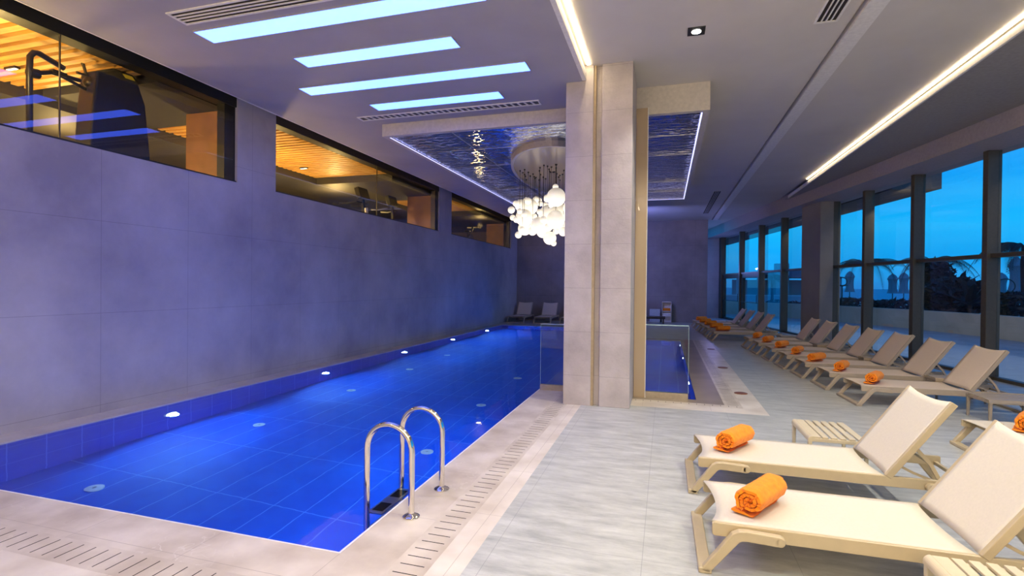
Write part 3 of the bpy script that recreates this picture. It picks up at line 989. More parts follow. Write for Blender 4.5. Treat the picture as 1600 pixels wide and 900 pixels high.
def towel(label, loc, rz, group='rolled orange towels', sc=1.0, proto=[None]):
    if proto[0] is None:
        t_ = thing('rolled_towel', label, 'towel', loc, rz, group)
        # one folded cloth rolled up: spiral strip seen at both ends
        Ln = .17
        r0, r1, turns = .012, .076, 2.7
        N_ = 110
        outer = []; inner = []
        for i in range(N_ + 1):
            q = i / N_
            a = -PI / 2 - .5 - turns * pi2 * (1 - q)
            r = r0 + (r1 - r0) * q + .0025 * math.sin(7 * a) * q
            outer.append((r * math.cos(a) * 1.06, r * math.sin(a) * .93))
            r2 = max(.003, r - (r1 - r0) / turns * .72)
            inner.append((r2 * math.cos(a) * 1.06, r2 * math.sin(a) * .93))
        # tail lying flat under the roll
        mb = MB()
        M_ = 14
        rn = random.Random(5)
        jit = [rn.uniform(-.003, .003) for _ in range(N_ + 1)]
        for j in range(M_ + 1):
            y = -Ln + 2 * Ln * j / M_
            edge = (j in (0, M_))
            for i in range(N_ + 1):
                bul = 1 + .02 * math.sin(2.3 * j + i * .05)
                e_ = jit[i] * (1 if edge else 0)
                rsc = .93 if edge else 1
                for (x, z) in (outer[i], inner[i]):
                    mb.v.append((x * bul * rsc, y + e_ * 2, z * bul * rsc + .072))
        st = 2 * (N_ + 1)
        for j in range(M_):
            for i in range(N_):
                a = j * st + 2 * i; b_ = a + st
                mb.f.append((a, a + 2, b_ + 2, b_)); mb.f.append((a + 1, b_ + 1, b_ + 3, a + 3))
            a = j * st + 2 * N_; mb.f.append((a, a + 1, a + st + 1, a + st))
        for j in (0, M_):
            for i in range(N_):
                a = j * st + 2 * i
                mb.f.append((a, a + 1, a + 3, a + 2) if j == 0 else (a, a + 2, a + 3, a + 1))
        mb.build('terry_roll', M['towel'], t_, smooth=True)
        fl_ = MB()
        for j in range(9):
            y = -Ln + 2 * Ln * j / 8
            for (x, z) in ((.02, -.0735 + .072), (-.03, -.073 + .072), (-.075, -.071 + .072), (-.088, -.066 + .072), (-.086, -.058 + .072), (-.06, -.058 + .072), (-.02, -.060 + .072)):
                fl_.v.append((x + .004 * math.sin(j * 1.3), y, max(.0005, z)))
        for j in range(8):
            for i in range(6):
                a = j * 7 + i; fl_.f.append((a, a + 1, a + 8, a + 7))
        fl_.f.append(tuple(range(7))[::-1]); fl_.f.append(tuple(range(56, 63)))
        fl_.build('loose_flap', M['towel'], t_, smooth=True)
        proto[0] = t_
    else:
        t_ = dup(proto[0], loc, rz, label, group)
    sc *= 1.24
    t_.scale = (sc, sc * .98, sc)
    return t_

G1 = 'cream sun loungers in the foreground'
G2 = 'taupe sun loungers in the row along the windows'
G3 = 'sun loungers at the far end of the window row'
G4 = 'sun loungers against the far wall'
base = make_lounger('cream sling sun lounger nearest the camera, behind the cut-off slatted table', G1)
alt = {M['frame_cream']: M['frame_taupe'], M['sling']: M['sling_taupe']}
def place(foot_x, near_y, rz, label, group, mats=None, src=None, w=.81):
    # foot_x/near_y: floor bar's near outer corner
    c_, s_ = math.cos(rz), math.sin(rz)
    # local corner (-.067,-.40)
    ox = foot_x - (-.05 * c_ + .40 * s_); oy = near_y - (-.05 * s_ - .40 * c_)
    if src is None:
        base.location = (ox, oy, 0); base.rotation_euler = (0, 0, rz); return base
    return dup(src, (ox, oy, 0), rz, label, group, mats)
L1 = place(.235, 3.235, math.radians(.5), '', G1)
L2 = place(.225, 4.45, math.radians(0), 'cream sling sun lounger second from the camera, slatted table behind it', G1, None, base)
L3 = place(3.07, 6.0, math.radians(2), 'partly hidden cream sun lounger cut off by the right picture edge', G1, None, base)
ords = ['nearest', 'second', 'third', 'fourth', 'fifth', 'sixth', 'farthest']
rows = [(2.68, 8.50), (2.58, 9.64), (2.47, 10.72), (2.38, 11.80), (2.30, 12.92), (2.21, 14.10), (2.14, 15.20)]
RL = []
for i, (x, y) in enumerate(rows):
    RL.append(place(x, y, math.radians(2.5), 'taupe sling sun lounger, %s from the camera in the row of seven by the windows' % ords[i], G2, alt, base))
frow = [(1.42, 17.2), (1.34, 18.5), (1.25, 19.7), (1.15, 20.9)]
for i, (x, y) in enumerate(frow):
    RL.append(place(x, y, math.radians(4), 'dim sun lounger, %s of the far group beyond the row of seven' % ['nearest', 'second', 'third', 'fourth'][i], G3, alt, base))
flatl = make_lounger('dim sun lounger lying flat, last of the far group by the glass doors', G3, True)
flatl.location = (1.12, 22.65, 0); flatl.rotation_euler = (0, 0, math.radians(4))
for ch_ in [o for o in bpy.data.objects if o.parent == flatl or (o.parent and o.parent.parent == flatl)]:
    if ch_.type == 'MESH' and ch_.data.materials[0] in alt: ch_.data.materials[0] = alt[ch_.data.materials[0]]
for i, x in enumerate((-6.38, -5.17, -4.0)):
    dup(base, (x, 21.95, 0), math.radians(90), ['sun lounger against the far wall, in the corner left', 'sun lounger against the far wall, middle one beyond the pool', 'sun lounger against the far wall, half hidden by the column'][i], G4, alt)

# towels
tw = .296
towel('thick orange rolled towel on the lounger nearest the camera', (.61, 3.60, tw), math.radians(-31))
towel('thick orange rolled towel on the second cream lounger', (.61, 4.88, tw), math.radians(-31))
towel('orange rolled towel on the lounger cut off by the right edge', (3.53, 6.45, tw), math.radians(-33))
for i, (x, y) in enumerate(rows):
    towel('orange rolled towel on the %s lounger of the window row' % ords[i], (x + .33, y + .39, tw), math.radians([-31, -28, -42, -26, -36, -30, -24][i]), sc=.95)
for i, (x, y) in enumerate(frow + [(1.10, 22.25)]):
    towel('orange rolled towel on the %s lounger of the far group' % ['nearest', 'second', 'third', 'fourth', 'flat last'][i], (x + .35, y + .38, tw), math.radians([-70, -65, -60, -62, -60][i]), sc=1.0)

# ------------------------------------------------------------------ side tables
def make_table(label, mat, group):
    root = thing('side_table', label, 'side table', (0, 0, 0), 0, group)
    lx, ly, h = .50, .66, .31
    n = 6; gap = .012
    tp = MB()
    wsl = (lx - .07 - gap * (n - 1)) / n
    # rounded rails at both x ends, curving down
    for s_ in (-1, 1):
        prof = []
        for k in range(7):
            a = PI / 2 * k / 6
            prof.append((s_ * (lx / 2 - .035 + .035 * math.sin(a)), h - .035 + .035 * math.cos(a)))
        prof += [(s_ * (lx / 2), h - .05), (s_ * (lx / 2 - .018), h - .05), (s_ * (lx / 2 - .035), h - .022)]
        tp.prism(prof, 1, -ly / 2, ly / 2)
    x = -lx / 2 + .035
    for k in range(n):
        tp.box(x + (gap if k else .0), x + wsl + (0 if k else gap), -ly / 2 + .006, ly / 2 - .006, h - .016, h)
        x += wsl + gap
    tp.build('slatted_top', mat, root, bevel=.003)
    ap = MB()
    for s_ in (-1, 1):
        a, b_ = sorted((s_ * (ly / 2 - .03), s_ * (ly / 2 - .004)))
        ap.box(-lx / 2 + .02, lx / 2 - .02, a, b_, h - .05, h - .017)
    ap.box(-.012, .012, -ly / 2 + .03, ly / 2 - .03, h - .04, h - .017)
    ap.build('apron', mat, root, bevel=.004)
    for sx in (-1, 1):
        for sy in (-1, 1):
            cx, cy = sx * (lx / 2 - .02), sy * (ly / 2 - .022)
            m = MB()
            m.add([(cx - .019, cy - .019, h - .02), (cx + .019, cy - .019, h - .02), (cx + .019, cy + .019, h - .02), (cx - .019, cy + .019, h - .02),
                   (cx - .014, cy - .014, 0), (cx + .014, cy - .014, 0), (cx + .014, cy + .014, 0), (cx - .014, cy + .014, 0)],
                  [(0, 1, 2, 3), (7, 6, 5, 4), (0, 4, 5, 1), (1, 5, 6, 2), (2, 6, 7, 3), (3, 7, 4, 0)])
            m.build('leg', mat, root, bevel=.006)
    return root
tb = make_table('cream slatted side table cut off by the bottom right picture corner', M['table_cream'], 'slatted side tables')
tb.location = (1.56, 2.87, 0)
dup(tb, (1.545, 5.73, 0), 0, 'cream slatted side table standing behind the second cream lounger')
alt2 = {M['table_cream']: M['table_taupe']}
for i, (x, y, k) in enumerate([(4.24, 8.17, 1), (4.26, 9.48, .7), (4.03, 11.665, .55), (3.78, 13.915, .72), (3.5, 16.55, 1), (3.1, 18.25, .85), (2.15, 21.97, .85)]):
    o = dup(tb, (x, y, 0), math.radians(92), ['taupe side table beside the nearest lounger of the window row', 'taupe side table between the nearest and second loungers of the row',
        'taupe side table between the third and fourth loungers of the row', 'taupe side table between the fifth and sixth loungers of the row', 'taupe side table beyond the farthest lounger of the row of seven',
        'dim side table between the two nearest loungers of the far group', 'dark side table beside the flat lounger of the far group'][i], mats=alt2)
    o.scale = (k, 1, 1.13 if 0 < i < 4 else 1)

# ------------------------------------------------------------------ towel station at the far wall
ts = thing('towel_station', 'white towel counter with open shelves against the far wall', 'counter', (-.35, 24.9, 0))
MB().box(-.35, .12, -.18, .25, 0, .62).build('counter_body', simple('pale_blue_panel', (176, 190, 200), .3), ts)
MB().box(.2, .62, -.1, .25, .03, .06).box(.2, .62, -.1, .25, .3, .33).box(.2, .62, -.1, .25, .52, .55).box(.2, .62, -.1, .25, .95, .98).box(.2, .22, -.1, .25, 0, .98).box(.60, .62, -.1, .25, 0, .98).box(.2, .62, .24, .26, 0, .98).build('shelf_unit', M['white_plastic'], ts)
for i, z in enumerate((.335, .40, .555, .62)):
    o = MB().box(-.17, .17, -.13, .13, 0, .055).build('folded_towel', M['towel'] if z > .5 else M['white_towel'], bevel=.02)
    o.location = (.06, 24.93, z)
    tag(o, ['folded white towel lowest on the far shelf', 'folded white towel upper one of the white pair', 'folded orange towel lower one on the far top shelf', 'folded orange towel topmost on the far shelf'][i], 'towel', 'folded towels on the far shelf')
o = thing('bench', 'low black bench in front of the towel counter at the far wall', 'bench', (-.45, 24.1, 0))
MB().box(-.5, .45, -.2, .2, .22, .34).build('seat', M['black'], o, bevel=.02)
for sx in (-.42, .37):
    MB().box(sx - .03, sx + .03, -.16, .16, 0, .22).build('leg', M['black_metal'], o)

# ------------------------------------------------------------------ gym behind the left wall
GX = -13.5
g = MB().box(GX, WL - .25, YB, 26, 2.95, 3.0)
struct(g.build('floor_gym', M['gym_floor']))
struct(MB().box(GX - .1, GX, YB, 26, 3.0, 6).build('wall_gym', M['gym_back']))
struct(MB().box(GX, WL - .25, YB - .1, YB, 3.0, 6).box(GX, WL - .25, 26, 26.1, 3.0, 6).build('wall_gym_end', M['gym_back']))
struct(MB().box(GX, WL - .25, YB, 26, 4.98, 5.04).build('ceiling_gym', M['gym_dark']))
# dropped dark bulkheads round the slatted fields
bk = MB()
bk.box(GX, -9.6, YB, 26, 4.50, 4.98)
bk.box(-9.6, WL - .25, 5.75, 7.5, 4.62, 4.98).box(-9.6, WL - .25, 12.5, 15.6, 4.5, 4.98).box(-9.6, WL - .25, 19.6, 26, 4.5, 4.98)
struct(bk.build('ceiling_gym_bulkhead', M['gym_dark']))
for i, (y0, y1) in enumerate(((0.5, 5.6), (7.5, 12.5), (15.6, 19.6))):
    s_ = MB(); y = y0
    while y < y1 - .09:
        s_.box(-9.58, WL - .26, y, y + .095, 4.67, 4.76); y += .172
    o = struct(s_.build('ceiling_slats_%d' % (i + 1), M['wood_slat']))
for i, y in enumerate((6.95, 14.95, 22.6)):
    struct(MB().box(-8.02, WL - .26, y, y + .12, 3.0, 4.6).build('wall_gym_fin_%d' % (i + 1), M['wood_panel']))
# timber-slatted wall cladding at the back of the gym
s_ = MB()
z = 3.05
while z < 4.2:
    s_.box(GX, GX + .05, 2, 24, z, z + .06); z += .1
struct(s_.build('wall_gym_cladding', M['wood_slat']))
def area(x, y, z, sx, sy, e, col, rot=(0, 0, 0)):
    l = bpy.data.lights.new('area', 'AREA'); l.shape = 'RECTANGLE'; l.size = sx; l.size_y = sy; l.energy = e; l.color = col
    o = bpy.data.objects.new('area', l); COL.objects.link(o); o.location = (x, y, z); o.rotation_euler = rot
    return o
WARM = (1, .66, .22)
for (x, y) in ((-8.6, 3.4), (-8.8, 4.9), (-8.6, 9.0), (-9.0, 11.2), (-8.6, 17.6)):
    t_ = thing('gym_lamp', {3.4: 'small black track lamp on the gym slat ceiling, nearest the camera', 4.9: 'small black track lamp on the gym slat ceiling above the weight machine', 9.0: 'small track lamp on the slat ceiling of the middle gym window', 11.2: 'small track lamp farther along the middle gym window ceiling', 17.6: 'small track lamp behind the farthest gym window'}[y], 'lamp', (x, y, 4.67), 0)
    MB().box(-.11, .11, -.035, .035, -.03, 0).build('housing', M['black'], t_)
    MB().box(-.09, .09, -.02, .02, -.034, -.03).build('lens', emit('gym_lens_%d' % int(y), (1, .8, .5), 6), t_)
def up(x, y, z, e, r=.12):
    l = bpy.data.lights.new('gym_point', 'POINT'); l.energy = e; l.color = WARM; l.shadow_soft_size = r
    o = bpy.data.objects.new('gym_point', l); COL.objects.link(o); o.location = (x, y, z)
up(-9.2, 2.6, 3.3, 230); up(-9.0, 4.6, 3.2, 150)
up(-8.8, 9.4, 3.3, 190); up(-9.6, 13.4, 4.0, 90); up(-9.0, 11.6, 3.2, 70)
up(-8.8, 17.5, 3.3, 50); up(-7.6, 20.6, 4.2, 22); up(-10.8, 6.8, 4.0, 60); up(-7.3, 3.9, 4.3, 14, .05)  # last one added in front to light the machine's label

def px_on(px, py, X):      # point on the plane x = X seen at a picture position
    d = ROT @ Vector((px - 800, -(py - 450), -F))
    t_ = X / d.x
    return Vector((0, 0, 1.7)) + d * t_
# weight machine: outline measured on its own plane, built with real depth
wm = thing('weight_machine', 'large black gym weight machine with yellow label behind the nearest gym window', 'gym machine', (-7.42, 5.0, 3.0))
o3 = Vector(wm.location)
XM = -7.42
prof = [(232, 300), (236, 246), (233, 215), (228, 165), (215, 125), (208, 116), (178, 106), (152, 110), (146, 160), (143, 200), (140, 300)]
pp = [px_on(x, y, XM) - o3 for x, y in prof]
m = MB().prism([(p.y, max(-.0, p.z)) for p in pp], 0, -.32, 0)
m.build('shroud', M['black'], wm, bevel=.03, bseg=3)
q = [px_on(x, y, XM) - o3 for x, y in ((191, 115), (206, 120), (211, 127), (196, 122))]
MB().prism([(p.y, p.z) for p in q], 0, .0, .006).build('yellow_label', M['yellow'], wm)
def P(x, y, X=-7.6): return px_on(x, y, X) - o3
m = MB().tube([P(46, 240), P(46, 108), P(47, 88), P(53, 82), P(60, 83), P(100, 107)], .035, 10)
m.build('upright_arm', M['black'], wm, smooth=True)
m = MB().tube([P(46, 115), P(80, 113), P(125, 126)], .028, 10).tube([P(85, 113), P(140, 143)], .022, 10)
m.box(*[v for p0 in [sorted((P(78, 108).x - .04, P(100, 120).x + .04))] for v in p0], *sorted((P(80, 110).y, P(102, 118).y)), *sorted((P(80, 108).z, P(102, 122).z)))
m.build('lever_arm', M['black'], wm, smooth=True)
m = MB().sphere(P(142, 130, -7.58), .09, 16, 10).tube([P(120, 113), P(135, 118), P(130, 100), P(128, 100)], .02, 8)
m.build('pivot_hub', simple('hub_metal', (80, 70, 50), .3, .8), wm, smooth=True)
MB().tube([P(44, 113), P(60, 116)], .06, 12).build('grip', M['black'], wm)
# treadmills
def treadmill(px, py, X, lab, towel_=False):
    p = px_on(px, py, X)
    t_ = thing('treadmill', lab, 'treadmill', (p.x, p.y, 3.0), 0, 'treadmills in the gym')
    zt = p.z - 3.0
    cs = MB().box(-.07, .07, -.24, .24, -.16, .16).xf(Matrix.Translation((0, 0, zt)) @ Matrix.Rotation(math.radians(-18), 4, 'Y'))
    cs.build('console', M['black'], t_, bevel=.02)
    MB().path([(-.0, zt - .1), (.05, zt - .45), (.0, 0.12)], .07, -.05, .05).build('upright', M['black'], t_)
    MB().path([(.0, zt - .25), (-.3, zt - .3), (-.55, zt - .28)], .04, -.3, -.26).path([(.0, zt - .25), (-.3, zt - .3), (-.55, zt - .28)], .04, .26, .3).tube([(0, -.3, zt - .25), (0, .3, zt - .25)], .025, 8).build('handrail', M['black'], t_)
    MB().box(-1.3, .2, -.35, .35, 0, .16).build('running_deck', M['black_satin'], t_, bevel=.02)
    return t_
treadmill(566, 303, -8.2, 'black treadmill console and uprights in the middle gym window, left one')
treadmill(612, 315, -8.3, 'black treadmill in the middle gym window, nearer the wood panel')
p = px_on(572, 336, -7.5)
o = MB().prism([(-.05, -.02), (.06, 0), (.09, -.35), (-.01, -.37)], 0, -.02, .02).build('hanging_towel', M['white_towel'], bevel=.008)
o.location = (p.x, p.y, p.z + .2)
tag(o, 'small white towel hanging by the treadmills in the middle gym window', 'towel')
p = px_on(735, 350, -7.8)
em = thing('exercise_bike', 'dark exercise machine behind the farthest gym window', 'gym machine', (p.x, p.y, 3.0))
MB().lathe([(.26, -.05), (.28, 0), (.26, .05)], seg=24).xf(Matrix.Translation((0, 0, .55)) @ Matrix.Rotation(PI / 2, 4, 'Y')).build('flywheel', M['black_metal'], em)
MB().tube([(0, -.5, .05), (0, -.1, .6), (0, .25, 1.0), (0, .3, 1.1)], .035).tube([(0, -.3, .35), (0, .5, .05)], .03).build('frame', M['black'], em)
MB().tube([(-.25, .3, 1.08), (.25, .3, 1.08)], .022).build('handlebar', M['steel_rough'], em)
MB().sphere((0, -.35, .85), .14, 14, 8, (1, 1.2, .4)).tube([(0, -.35, .8), (0, -.2, .4)], .02).build('saddle', M['black'], em, smooth=True)
# mirror-lit dark bench in the gym
p = px_on(488, 308, -8.6)
o = thing('weight_bench', 'dark padded weight bench in the middle gym window', 'gym machine', (p.x, p.y, 3.0))
MB().box(-.2, .2, -.7, .7, .42, .52).build('pad', M['black'], o, bevel=.02)
MB().box(-.03, .03, -.6, -.5, 0, .42).box(-.03, .03, .5, .6, 0, .42).build('frame', M['steel_rough'], o)

# ------------------------------------------------------------------ outside
struct(MB().quad(UN(-30, 7.93, -.03), UN(-30, 140, -.03), UN(75, 140, -.03), UN(75, 7.93, -.03)).build('ground', M['terrace']))
struct(MB().quad((-1500, 60, -2.5), (2500, 60, -2.5), (2500, 2500, -2.5), (-1500, 2500, -2.5)).build('sea', M['sea']))
oh = MB(); ubox(oh, 14.8, 34, 8.3, 9.5, 4.33, 5.3)
struct(oh.build('roof_overhang', M['overhang']))
# added warm areas under the facade to brighten the terrace; no fixtures
for u_ in (9.0, 14.5, 20.5):
    p_ = UN(u_, 8.25, 4.1)
    area(p_.x, p_.y, p_.z, .3, 1.2, 40, (1, .8, .6), (0, math.radians(-38), TH))
glow(2.3, 27.6, 2.6, 24, (.32, .32, 1), .03)
area(-1.25, 20.5, 3.2, 1.0, 1.0, 70, (.26, .30, 1), (PI / 2, 0, 0))  # added blue fill facing the far wall, hidden by the column
# low curved planter wall
pts = [(2.5, 37), (6.0, 33.2), (8.44, 29.8), (10.15, 26.3), (11.1, 23.1), (11.5, 20.0), (11.6, 16), (11.5, 8), (11.5, 0)]
pw = MB()
for i in range(len(pts) - 1):
    a, b_ = Vector(pts[i]), Vector(pts[i + 1])
    d = (b_ - a).normalized(); nn = Vector((-d.y, d.x)) * (1)
    if nn.x < 0: nn = -nn
    if i == 0: prev = nn
    c0, c1 = a, b_
    e1 = (c1 + nn * .35); e0 = c0 + prev * .35
    prev = nn
    pw.prism([tuple(c0), tuple(c1), tuple(e1), tuple(e0)], 2, -.03, .78)
struct(pw.build('wall_planter', M['planter']))

def ray(px, py):
    return (ROT @ Vector((px - 800, -(py - 450), -F)))
def at_dist(px, py, D):
    d = ray(px, py)
    k = D / math.hypot(d.x, d.y)
    return Vector((0, 0, 1.7)) + d * k
def frond(mb, c, az, L, rise, droop, w=.22, n=16):
    pts_ = []
    for i in range(n + 1):
        q = i / n
        r = L * q * (1 - .15 * q * q)
        z = rise * q - droop * q ** 2.4
        pts_.append(Vector((c[0] + r * math.cos(az), c[1] + r * math.sin(az), c[2] + z)))
    mb.tube(pts_, [.022 * (1 - .8 * i / n) for i in range(n + 1)], 5)
    side = Vector((-math.sin(az), math.cos(az), 0))
    for i in range(2, n + 1):
        for j in (0, .5):
            q = (i - j) / n
            p = pts_[i].lerp(pts_[i - 1], j)
            ll = w * math.sin(PI * min(1, q * .92 + .08)) + .08
            for s_ in (-1, 1):
                tip = p + side * s_ * ll * .6 + Vector((math.cos(az), math.sin(az), 0)) * ll * .45 + Vector((0, 0, -ll * .95))
                d = (pts_[min(n, i)] - pts_[i - 1]).normalized() * .020
                mb.add([p - d, p + d, tip], [(0, 1, 2)])
def palm(px, py, D, L, nfr, lab, seed, w=.35, droop=1.7):
    p = at_dist(px, py, D)
    t_ = thing('palm_tree', lab, 'palm tree', (p.x, p.y, -.03), 0, 'palms beyond the planter wall')
    h = p.z + .03
    MB().tube([(0, 0, 0), (.04, 0, h * .4), (.0, .03, h * .8), (0, 0, h)], [.13, .10, .09, .07], 12).build('trunk', M['trunk'], t_, smooth=True)
    rn = random.Random(seed)
    m = MB()
    for k in range(nfr):
        az = pi2 * k / nfr + rn.uniform(-.2, .2)
        frond(m, (0, 0, h), az, L * rn.uniform(.8, 1.1), rn.uniform(.4, 1.0) * L * .55, droop * rn.uniform(.6, 1.1) * L * .55, w * rn.uniform(.8, 1.2))
    m.build('crown', M['leaf_mid'], t_)
palm(1350, 412, 34, 2.3, 12, 'palm tree behind the window post left, arching fronds over the transom', 1)
palm(1456, 408, 34, 2.2, 11, 'palm tree rising behind the dark bushes in the wide window', 2)
palm(1600, 385, 29, 1.9, 17, 'palm tree at the right picture edge beyond the glass', 4, .4)
palm(1206, 432, 44, 1.3, 12, 'distant small palm tree before the pavilion', 6)
def leafball(name, px, py, D, rx, rz_, n, lab, seed, leaf=.24, mat='leaf_dark', stem_=True, flat_=.8):
    p = at_dist(px, py, D)
    t_ = thing(name, lab, 'plant', (p.x, p.y, -.03), 0)
    rn = random.Random(seed)
    m = MB()
    cz = p.z + .03
    for k in range(n):
        a = rn.uniform(0, pi2); u_ = rn.uniform(-1, 1); r = rn.uniform(.45, 1) ** .6
        s_ = math.sqrt(1 - u_ * u_)
        c_ = Vector((rx * r * s_ * math.cos(a), rx * flat_ * r * s_ * math.sin(a), cz + rz_ * r * u_))
        if c_.z < .02: c_.z = rn.uniform(.02, .3)
        d = Vector((rn.gauss(0, 1), rn.gauss(0, 1), rn.gauss(.2, .7))).normalized()
        e_ = d.cross(Vector((rn.gauss(0, 1), rn.gauss(0, 1), rn.gauss(0, 1)))).normalized()
        l = leaf * rn.uniform(.6, 1.3); w = l * .34
        m.add([c_ - d * l, c_ + e_ * w, c_ + d * l, c_ - e_ * w], [(0, 1, 2, 3)])
    m.build('foliage', M[mat], t_)
    if stem_:
        st = MB()
        for k in range(5):
            a = rn.uniform(0, pi2)
            st.tube([(0, 0, 0), (rx * .3 * math.cos(a), rx * .3 * math.sin(a), cz * .6), (rx * .5 * math.cos(a), rx * .5 * math.sin(a), cz)], [.05, .04, .015], 6)
        st.build('stem', M['trunk'], t_)
    return t_
leafball('shrub', 1490, 465, 30, 1.25, .9, 2000, 'large round dark shrub in the middle of the wide window', 11)
leafball('tree', 1458, 428, 32.5, .85, .75, 1100, 'dark leafy tree top above the round shrub, left of it', 12, .18)
leafball('shrub', 1215, 480, 39, 1.0, .5, 700, 'dark hedge shrub seen through the far glazing', 13, .14)
leafball('shrub', 1242, 482, 37, .9, .45, 700, 'dark hedge shrub beside the pier, far glazing', 14, .14)
leafball('shrub', 1585, 476, 27, 1.0, .5, 900, 'low dark shrub behind the planter wall at right', 15, .16)
leafball('shrub', 1330, 474, 37, 1.5, .35, 700, 'low dark planting left behind the planter wall', 16, .16, stem_=False)
leafball('shrub', 1410, 477, 32, 1.4, .3, 600, 'low dark planting right of the window post, on the planter wall', 17, .16, stem_=False)
def agave(px, py, D, L, n, lab, seed, w=.07, mat='leaf_mid', up_=.7):
    p = at_dist(px, py, D)
    t_ = thing('agave', lab, 'plant', (p.x, p.y, -.03), 0)
    rn = random.Random(seed); m = MB()
    z0 = max(0, p.z - L * .5)
    for k in range(n):
        az = pi2 * k / n + rn.uniform(-.1, .1); el = rn.uniform(.2, 1.2) * up_
        d = Vector((math.cos(az) * math.cos(el), math.sin(az) * math.cos(el), math.sin(el)))
        s_ = Vector((-math.sin(az), math.cos(az), 0))
        prev = None
        for i in range(6):
            q = i / 5
            c_ = Vector((0, 0, z0)) + d * L * q + Vector((0, 0, -.25 * L * q * q))
            wd = w * (1 - q) ** .6 * (1 + .6 * q)
            cur = (c_ + s_ * wd, c_ - Vector((0, 0, wd * .35)), c_ - s_ * wd)
            if prev: m.add([*prev, *cur], [(0, 3, 4, 1), (1, 4, 5, 2)])
            prev = cur
    m.build('leaves', M[mat], t_)
    MB().lathe([(.05, 0), (.08, z0 + .02)], seg=10).build('stem', M['trunk'], t_)
agave(1385, 472, 35, 1.0, 20, 'spiky agave plant on the planter wall behind the window post', 21)
agave(1516, 446, 28.5, 1.5, 13, 'broad-leaved plant standing right of the round dark shrub', 22, .17, 'leaf_dark', 1.2)
agave(1500, 430, 34.5, 1.4, 11, 'broad-leaved plant rising above the round dark shrub', 23, .17, 'leaf_dark', 1.2)
agave(1562, 478, 30, 1.0, 16, 'spiky agave plant beside the right window post', 24)
# folded parasols
pp0 = None
for i, (x, yt, D) in enumerate([(1328, 424, 46), (1395, 428, 48), (1412.5, 426, 46), (1564, 426, 42), (1588, 401, 36)]):
    p = at_dist(x, yt, D)
    lab = ['folded parasol seen left of the arching palm', 'folded parasol half behind the hanging palm frond', 'folded parasol standing clear beside the window post', 'folded parasol in the distance by the right window post', 'largest folded parasol, next to the palm at right edge'][i]
    if pp0 is None:
        h = p.z + .03
        pp0 = thing('folded_parasol', lab, 'parasol', (p.x, p.y, -.03), 0, 'folded parasols on the terrace')
        MB().lathe([(.03, 0), (.03, h)], seg=10).build('pole', M['black_metal'], pp0)
        MB().lathe([(.3, 0), (.3, .06)], seg=16).build('base_plate', M['black_metal'], pp0)
        cl_ = MB()
        prof = [(.34, h * .48), (.30, h * .5), (.24, h * .6), (.23, h * .75), (.27, h * .84), (.32, h * .86), (.2, h * .95), (.05, h * 1.0)]
        cl_.lathe(prof, seg=20)
        cl_.v = [(v_[0] * (1 + .12 * math.sin(math.atan2(v_[1], v_[0]) * 8)), v_[1] * (1 + .12 * math.sin(math.atan2(v_[1], v_[0]) * 8)), v_[2]) for v_ in cl_.v]
        cl_.build('canopy', M['parasol'], pp0, smooth=True)
        H0 = h
    else:
        o = dup(pp0, (p.x, p.y, -.03), .3 * i, lab)
        k = (p.z + .03) / H0
        o.scale = (1, 1, k)
# thin posts with a ring
for i, (x, y, D, r) in enumerate([(1316, 440, 34, .22), (1571, 447, 33, .33)]):
    p = at_dist(x, y, D)
    t_ = thing('ring_post', ['slim dark garden post with a ring, left window', 'slim dark garden post with a ring, by the right window post'][i], 'garden ornament', (p.x, p.y, -.03))
    z = p.z + .03
    MB().tube([(0, 0, 0), (0, 0, z - r)], .03, 8).build('post', M['black_metal'], t_)
    ring = []
    for k in range(25):
        a = pi2 * k / 24
        ring.append((r * math.cos(a), -r * .2 * math.cos(a), z + r * math.sin(a)))
    MB().tube(ring, .022, 6).build('ring', M['black_metal'], t_)
    MB().lathe([(.05, 0), (.28, .06), (.3, .08)], (0, 0, z - r - .05), 16).build('dish', M['black_metal'], t_)
# pavilion far off
def bx(mb, p, w_, d_, z0, z1): return mb.box(p.x - w_ / 2, p.x + w_ / 2, p.y - d_ / 2, p.y + d_ / 2, z0, z1)
p = at_dist(1222, 447, 60)
pv = thing('pavilion', 'distant open pavilion with a grey roof beyond the far glazing', 'building', (p.x, p.y, -.03))
MB().add([(-5, -3, 2.7), (5, -3, 2.7), (5, 3, 2.7), (-5, 3, 2.7), (-1.5, 0, 3.5), (1.5, 0, 3.5)], [(3, 2, 1, 0), (0, 1, 5, 4), (1, 2, 5), (2, 3, 4, 5), (3, 0, 4)]).build('roof', M['roof'], pv)
for sx in (-4.5, -1.5, 1.5, 4.5):
    MB().box(sx - .15, sx + .15, -2.6, -2.3, 0, 2.7).build('pillar', M['far_building'], pv)
MB().box(-4.6, 4.6, 1.5, 1.8, 0, 2.5).build('back_wall', M['far_building'], pv)
MB().box(-1.0, .2, -2.2, -1.2, 0, 4.1).build('chimney', M['far_building'], pv)
p = at_dist(1215, 466, 52)
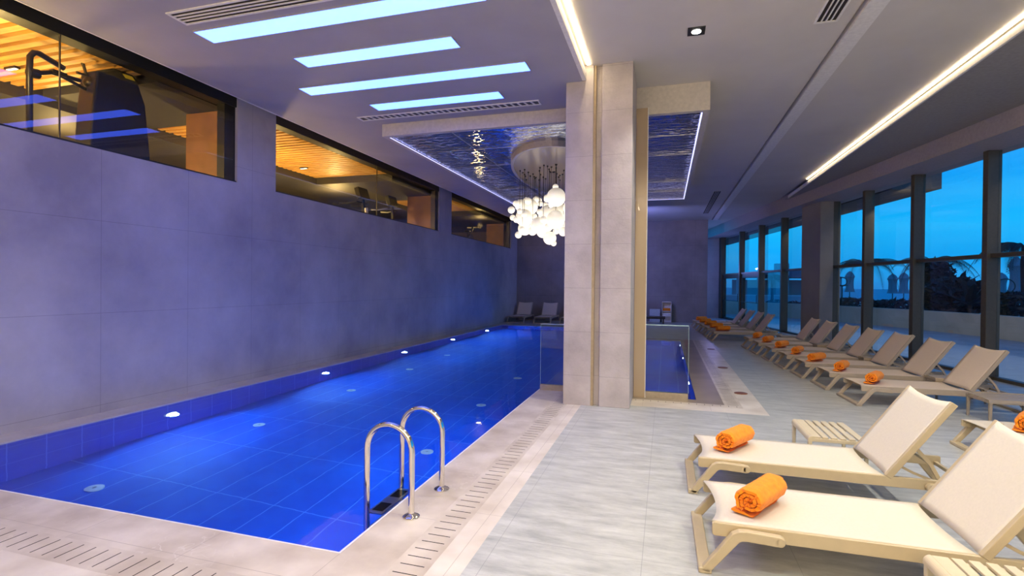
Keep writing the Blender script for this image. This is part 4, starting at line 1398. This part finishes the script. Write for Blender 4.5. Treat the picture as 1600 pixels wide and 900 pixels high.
pb2 = thing('terrace_parapet', 'low pale terrace parapet below the distant pavilion', 'wall', (p.x, p.y, -.03), TH)
MB().box(-5, 3.5, -.15, .15, 0, .95).build('parapet_wall', M['far_building'], pb2)
MB().box(-5, 3.5, -.2, .2, .95, 1.02).build('coping', M['white_plastic'], pb2)

# ------------------------------------------------------------------ sky
wd = bpy.data.worlds.new('dusk')
S.world = wd
wd.use_nodes = True
nt = wd.node_tree
bg = nt.nodes['Background']
tc = nt.nodes.new('ShaderNodeTexCoord')
sp = nt.nodes.new('ShaderNodeSeparateXYZ'); nt.links.new(tc.outputs['Generated'], sp.inputs[0])
r = nt.nodes.new('ShaderNodeValToRGB'); nt.links.new(sp.outputs['Z'], r.inputs['Fac'])
e = r.color_ramp.elements
e[0].position = 0; e[0].color = lin((36, 130, 214))
e[1].position = .6; e[1].color = lin((10, 84, 190))
for p_, c_ in ((.035, (14, 156, 240)), (.1, (22, 180, 255)), (.2, (8, 150, 248)), (.34, (8, 136, 240))):
    q = e.new(p_); q.color = lin(c_)
mp = nt.nodes.new('ShaderNodeMapping'); mp.inputs['Scale'].default_value = (1.2, 1.2, 9)
nt.links.new(tc.outputs['Generated'], mp.inputs[0])
nz = nt.nodes.new('ShaderNodeTexNoise'); nz.inputs['Scale'].default_value = 2.6; nz.inputs['Detail'].default_value = 6
nt.links.new(mp.outputs[0], nz.inputs['Vector'])
rr_ = nt.nodes.new('ShaderNodeValToRGB'); nt.links.new(nz.outputs['Fac'], rr_.inputs['Fac'])
rr_.color_ramp.elements[0].position = .45; rr_.color_ramp.elements[0].color = (0, 0, 0, 1)
rr_.color_ramp.elements[1].position = .75; rr_.color_ramp.elements[1].color = (.45, .45, .45, 1)
mxn = nt.nodes.new('ShaderNodeMix'); mxn.data_type = 'RGBA'
nt.links.new(rr_.outputs['Color'], mxn.inputs['Factor'])
nt.links.new(r.outputs['Color'], mxn.inputs['A'])
mxn.inputs['B'].default_value = lin((70, 190, 255))
nt.links.new(mxn.outputs['Result'], bg.inputs['Color'])
bg.inputs['Strength'].default_value = .82
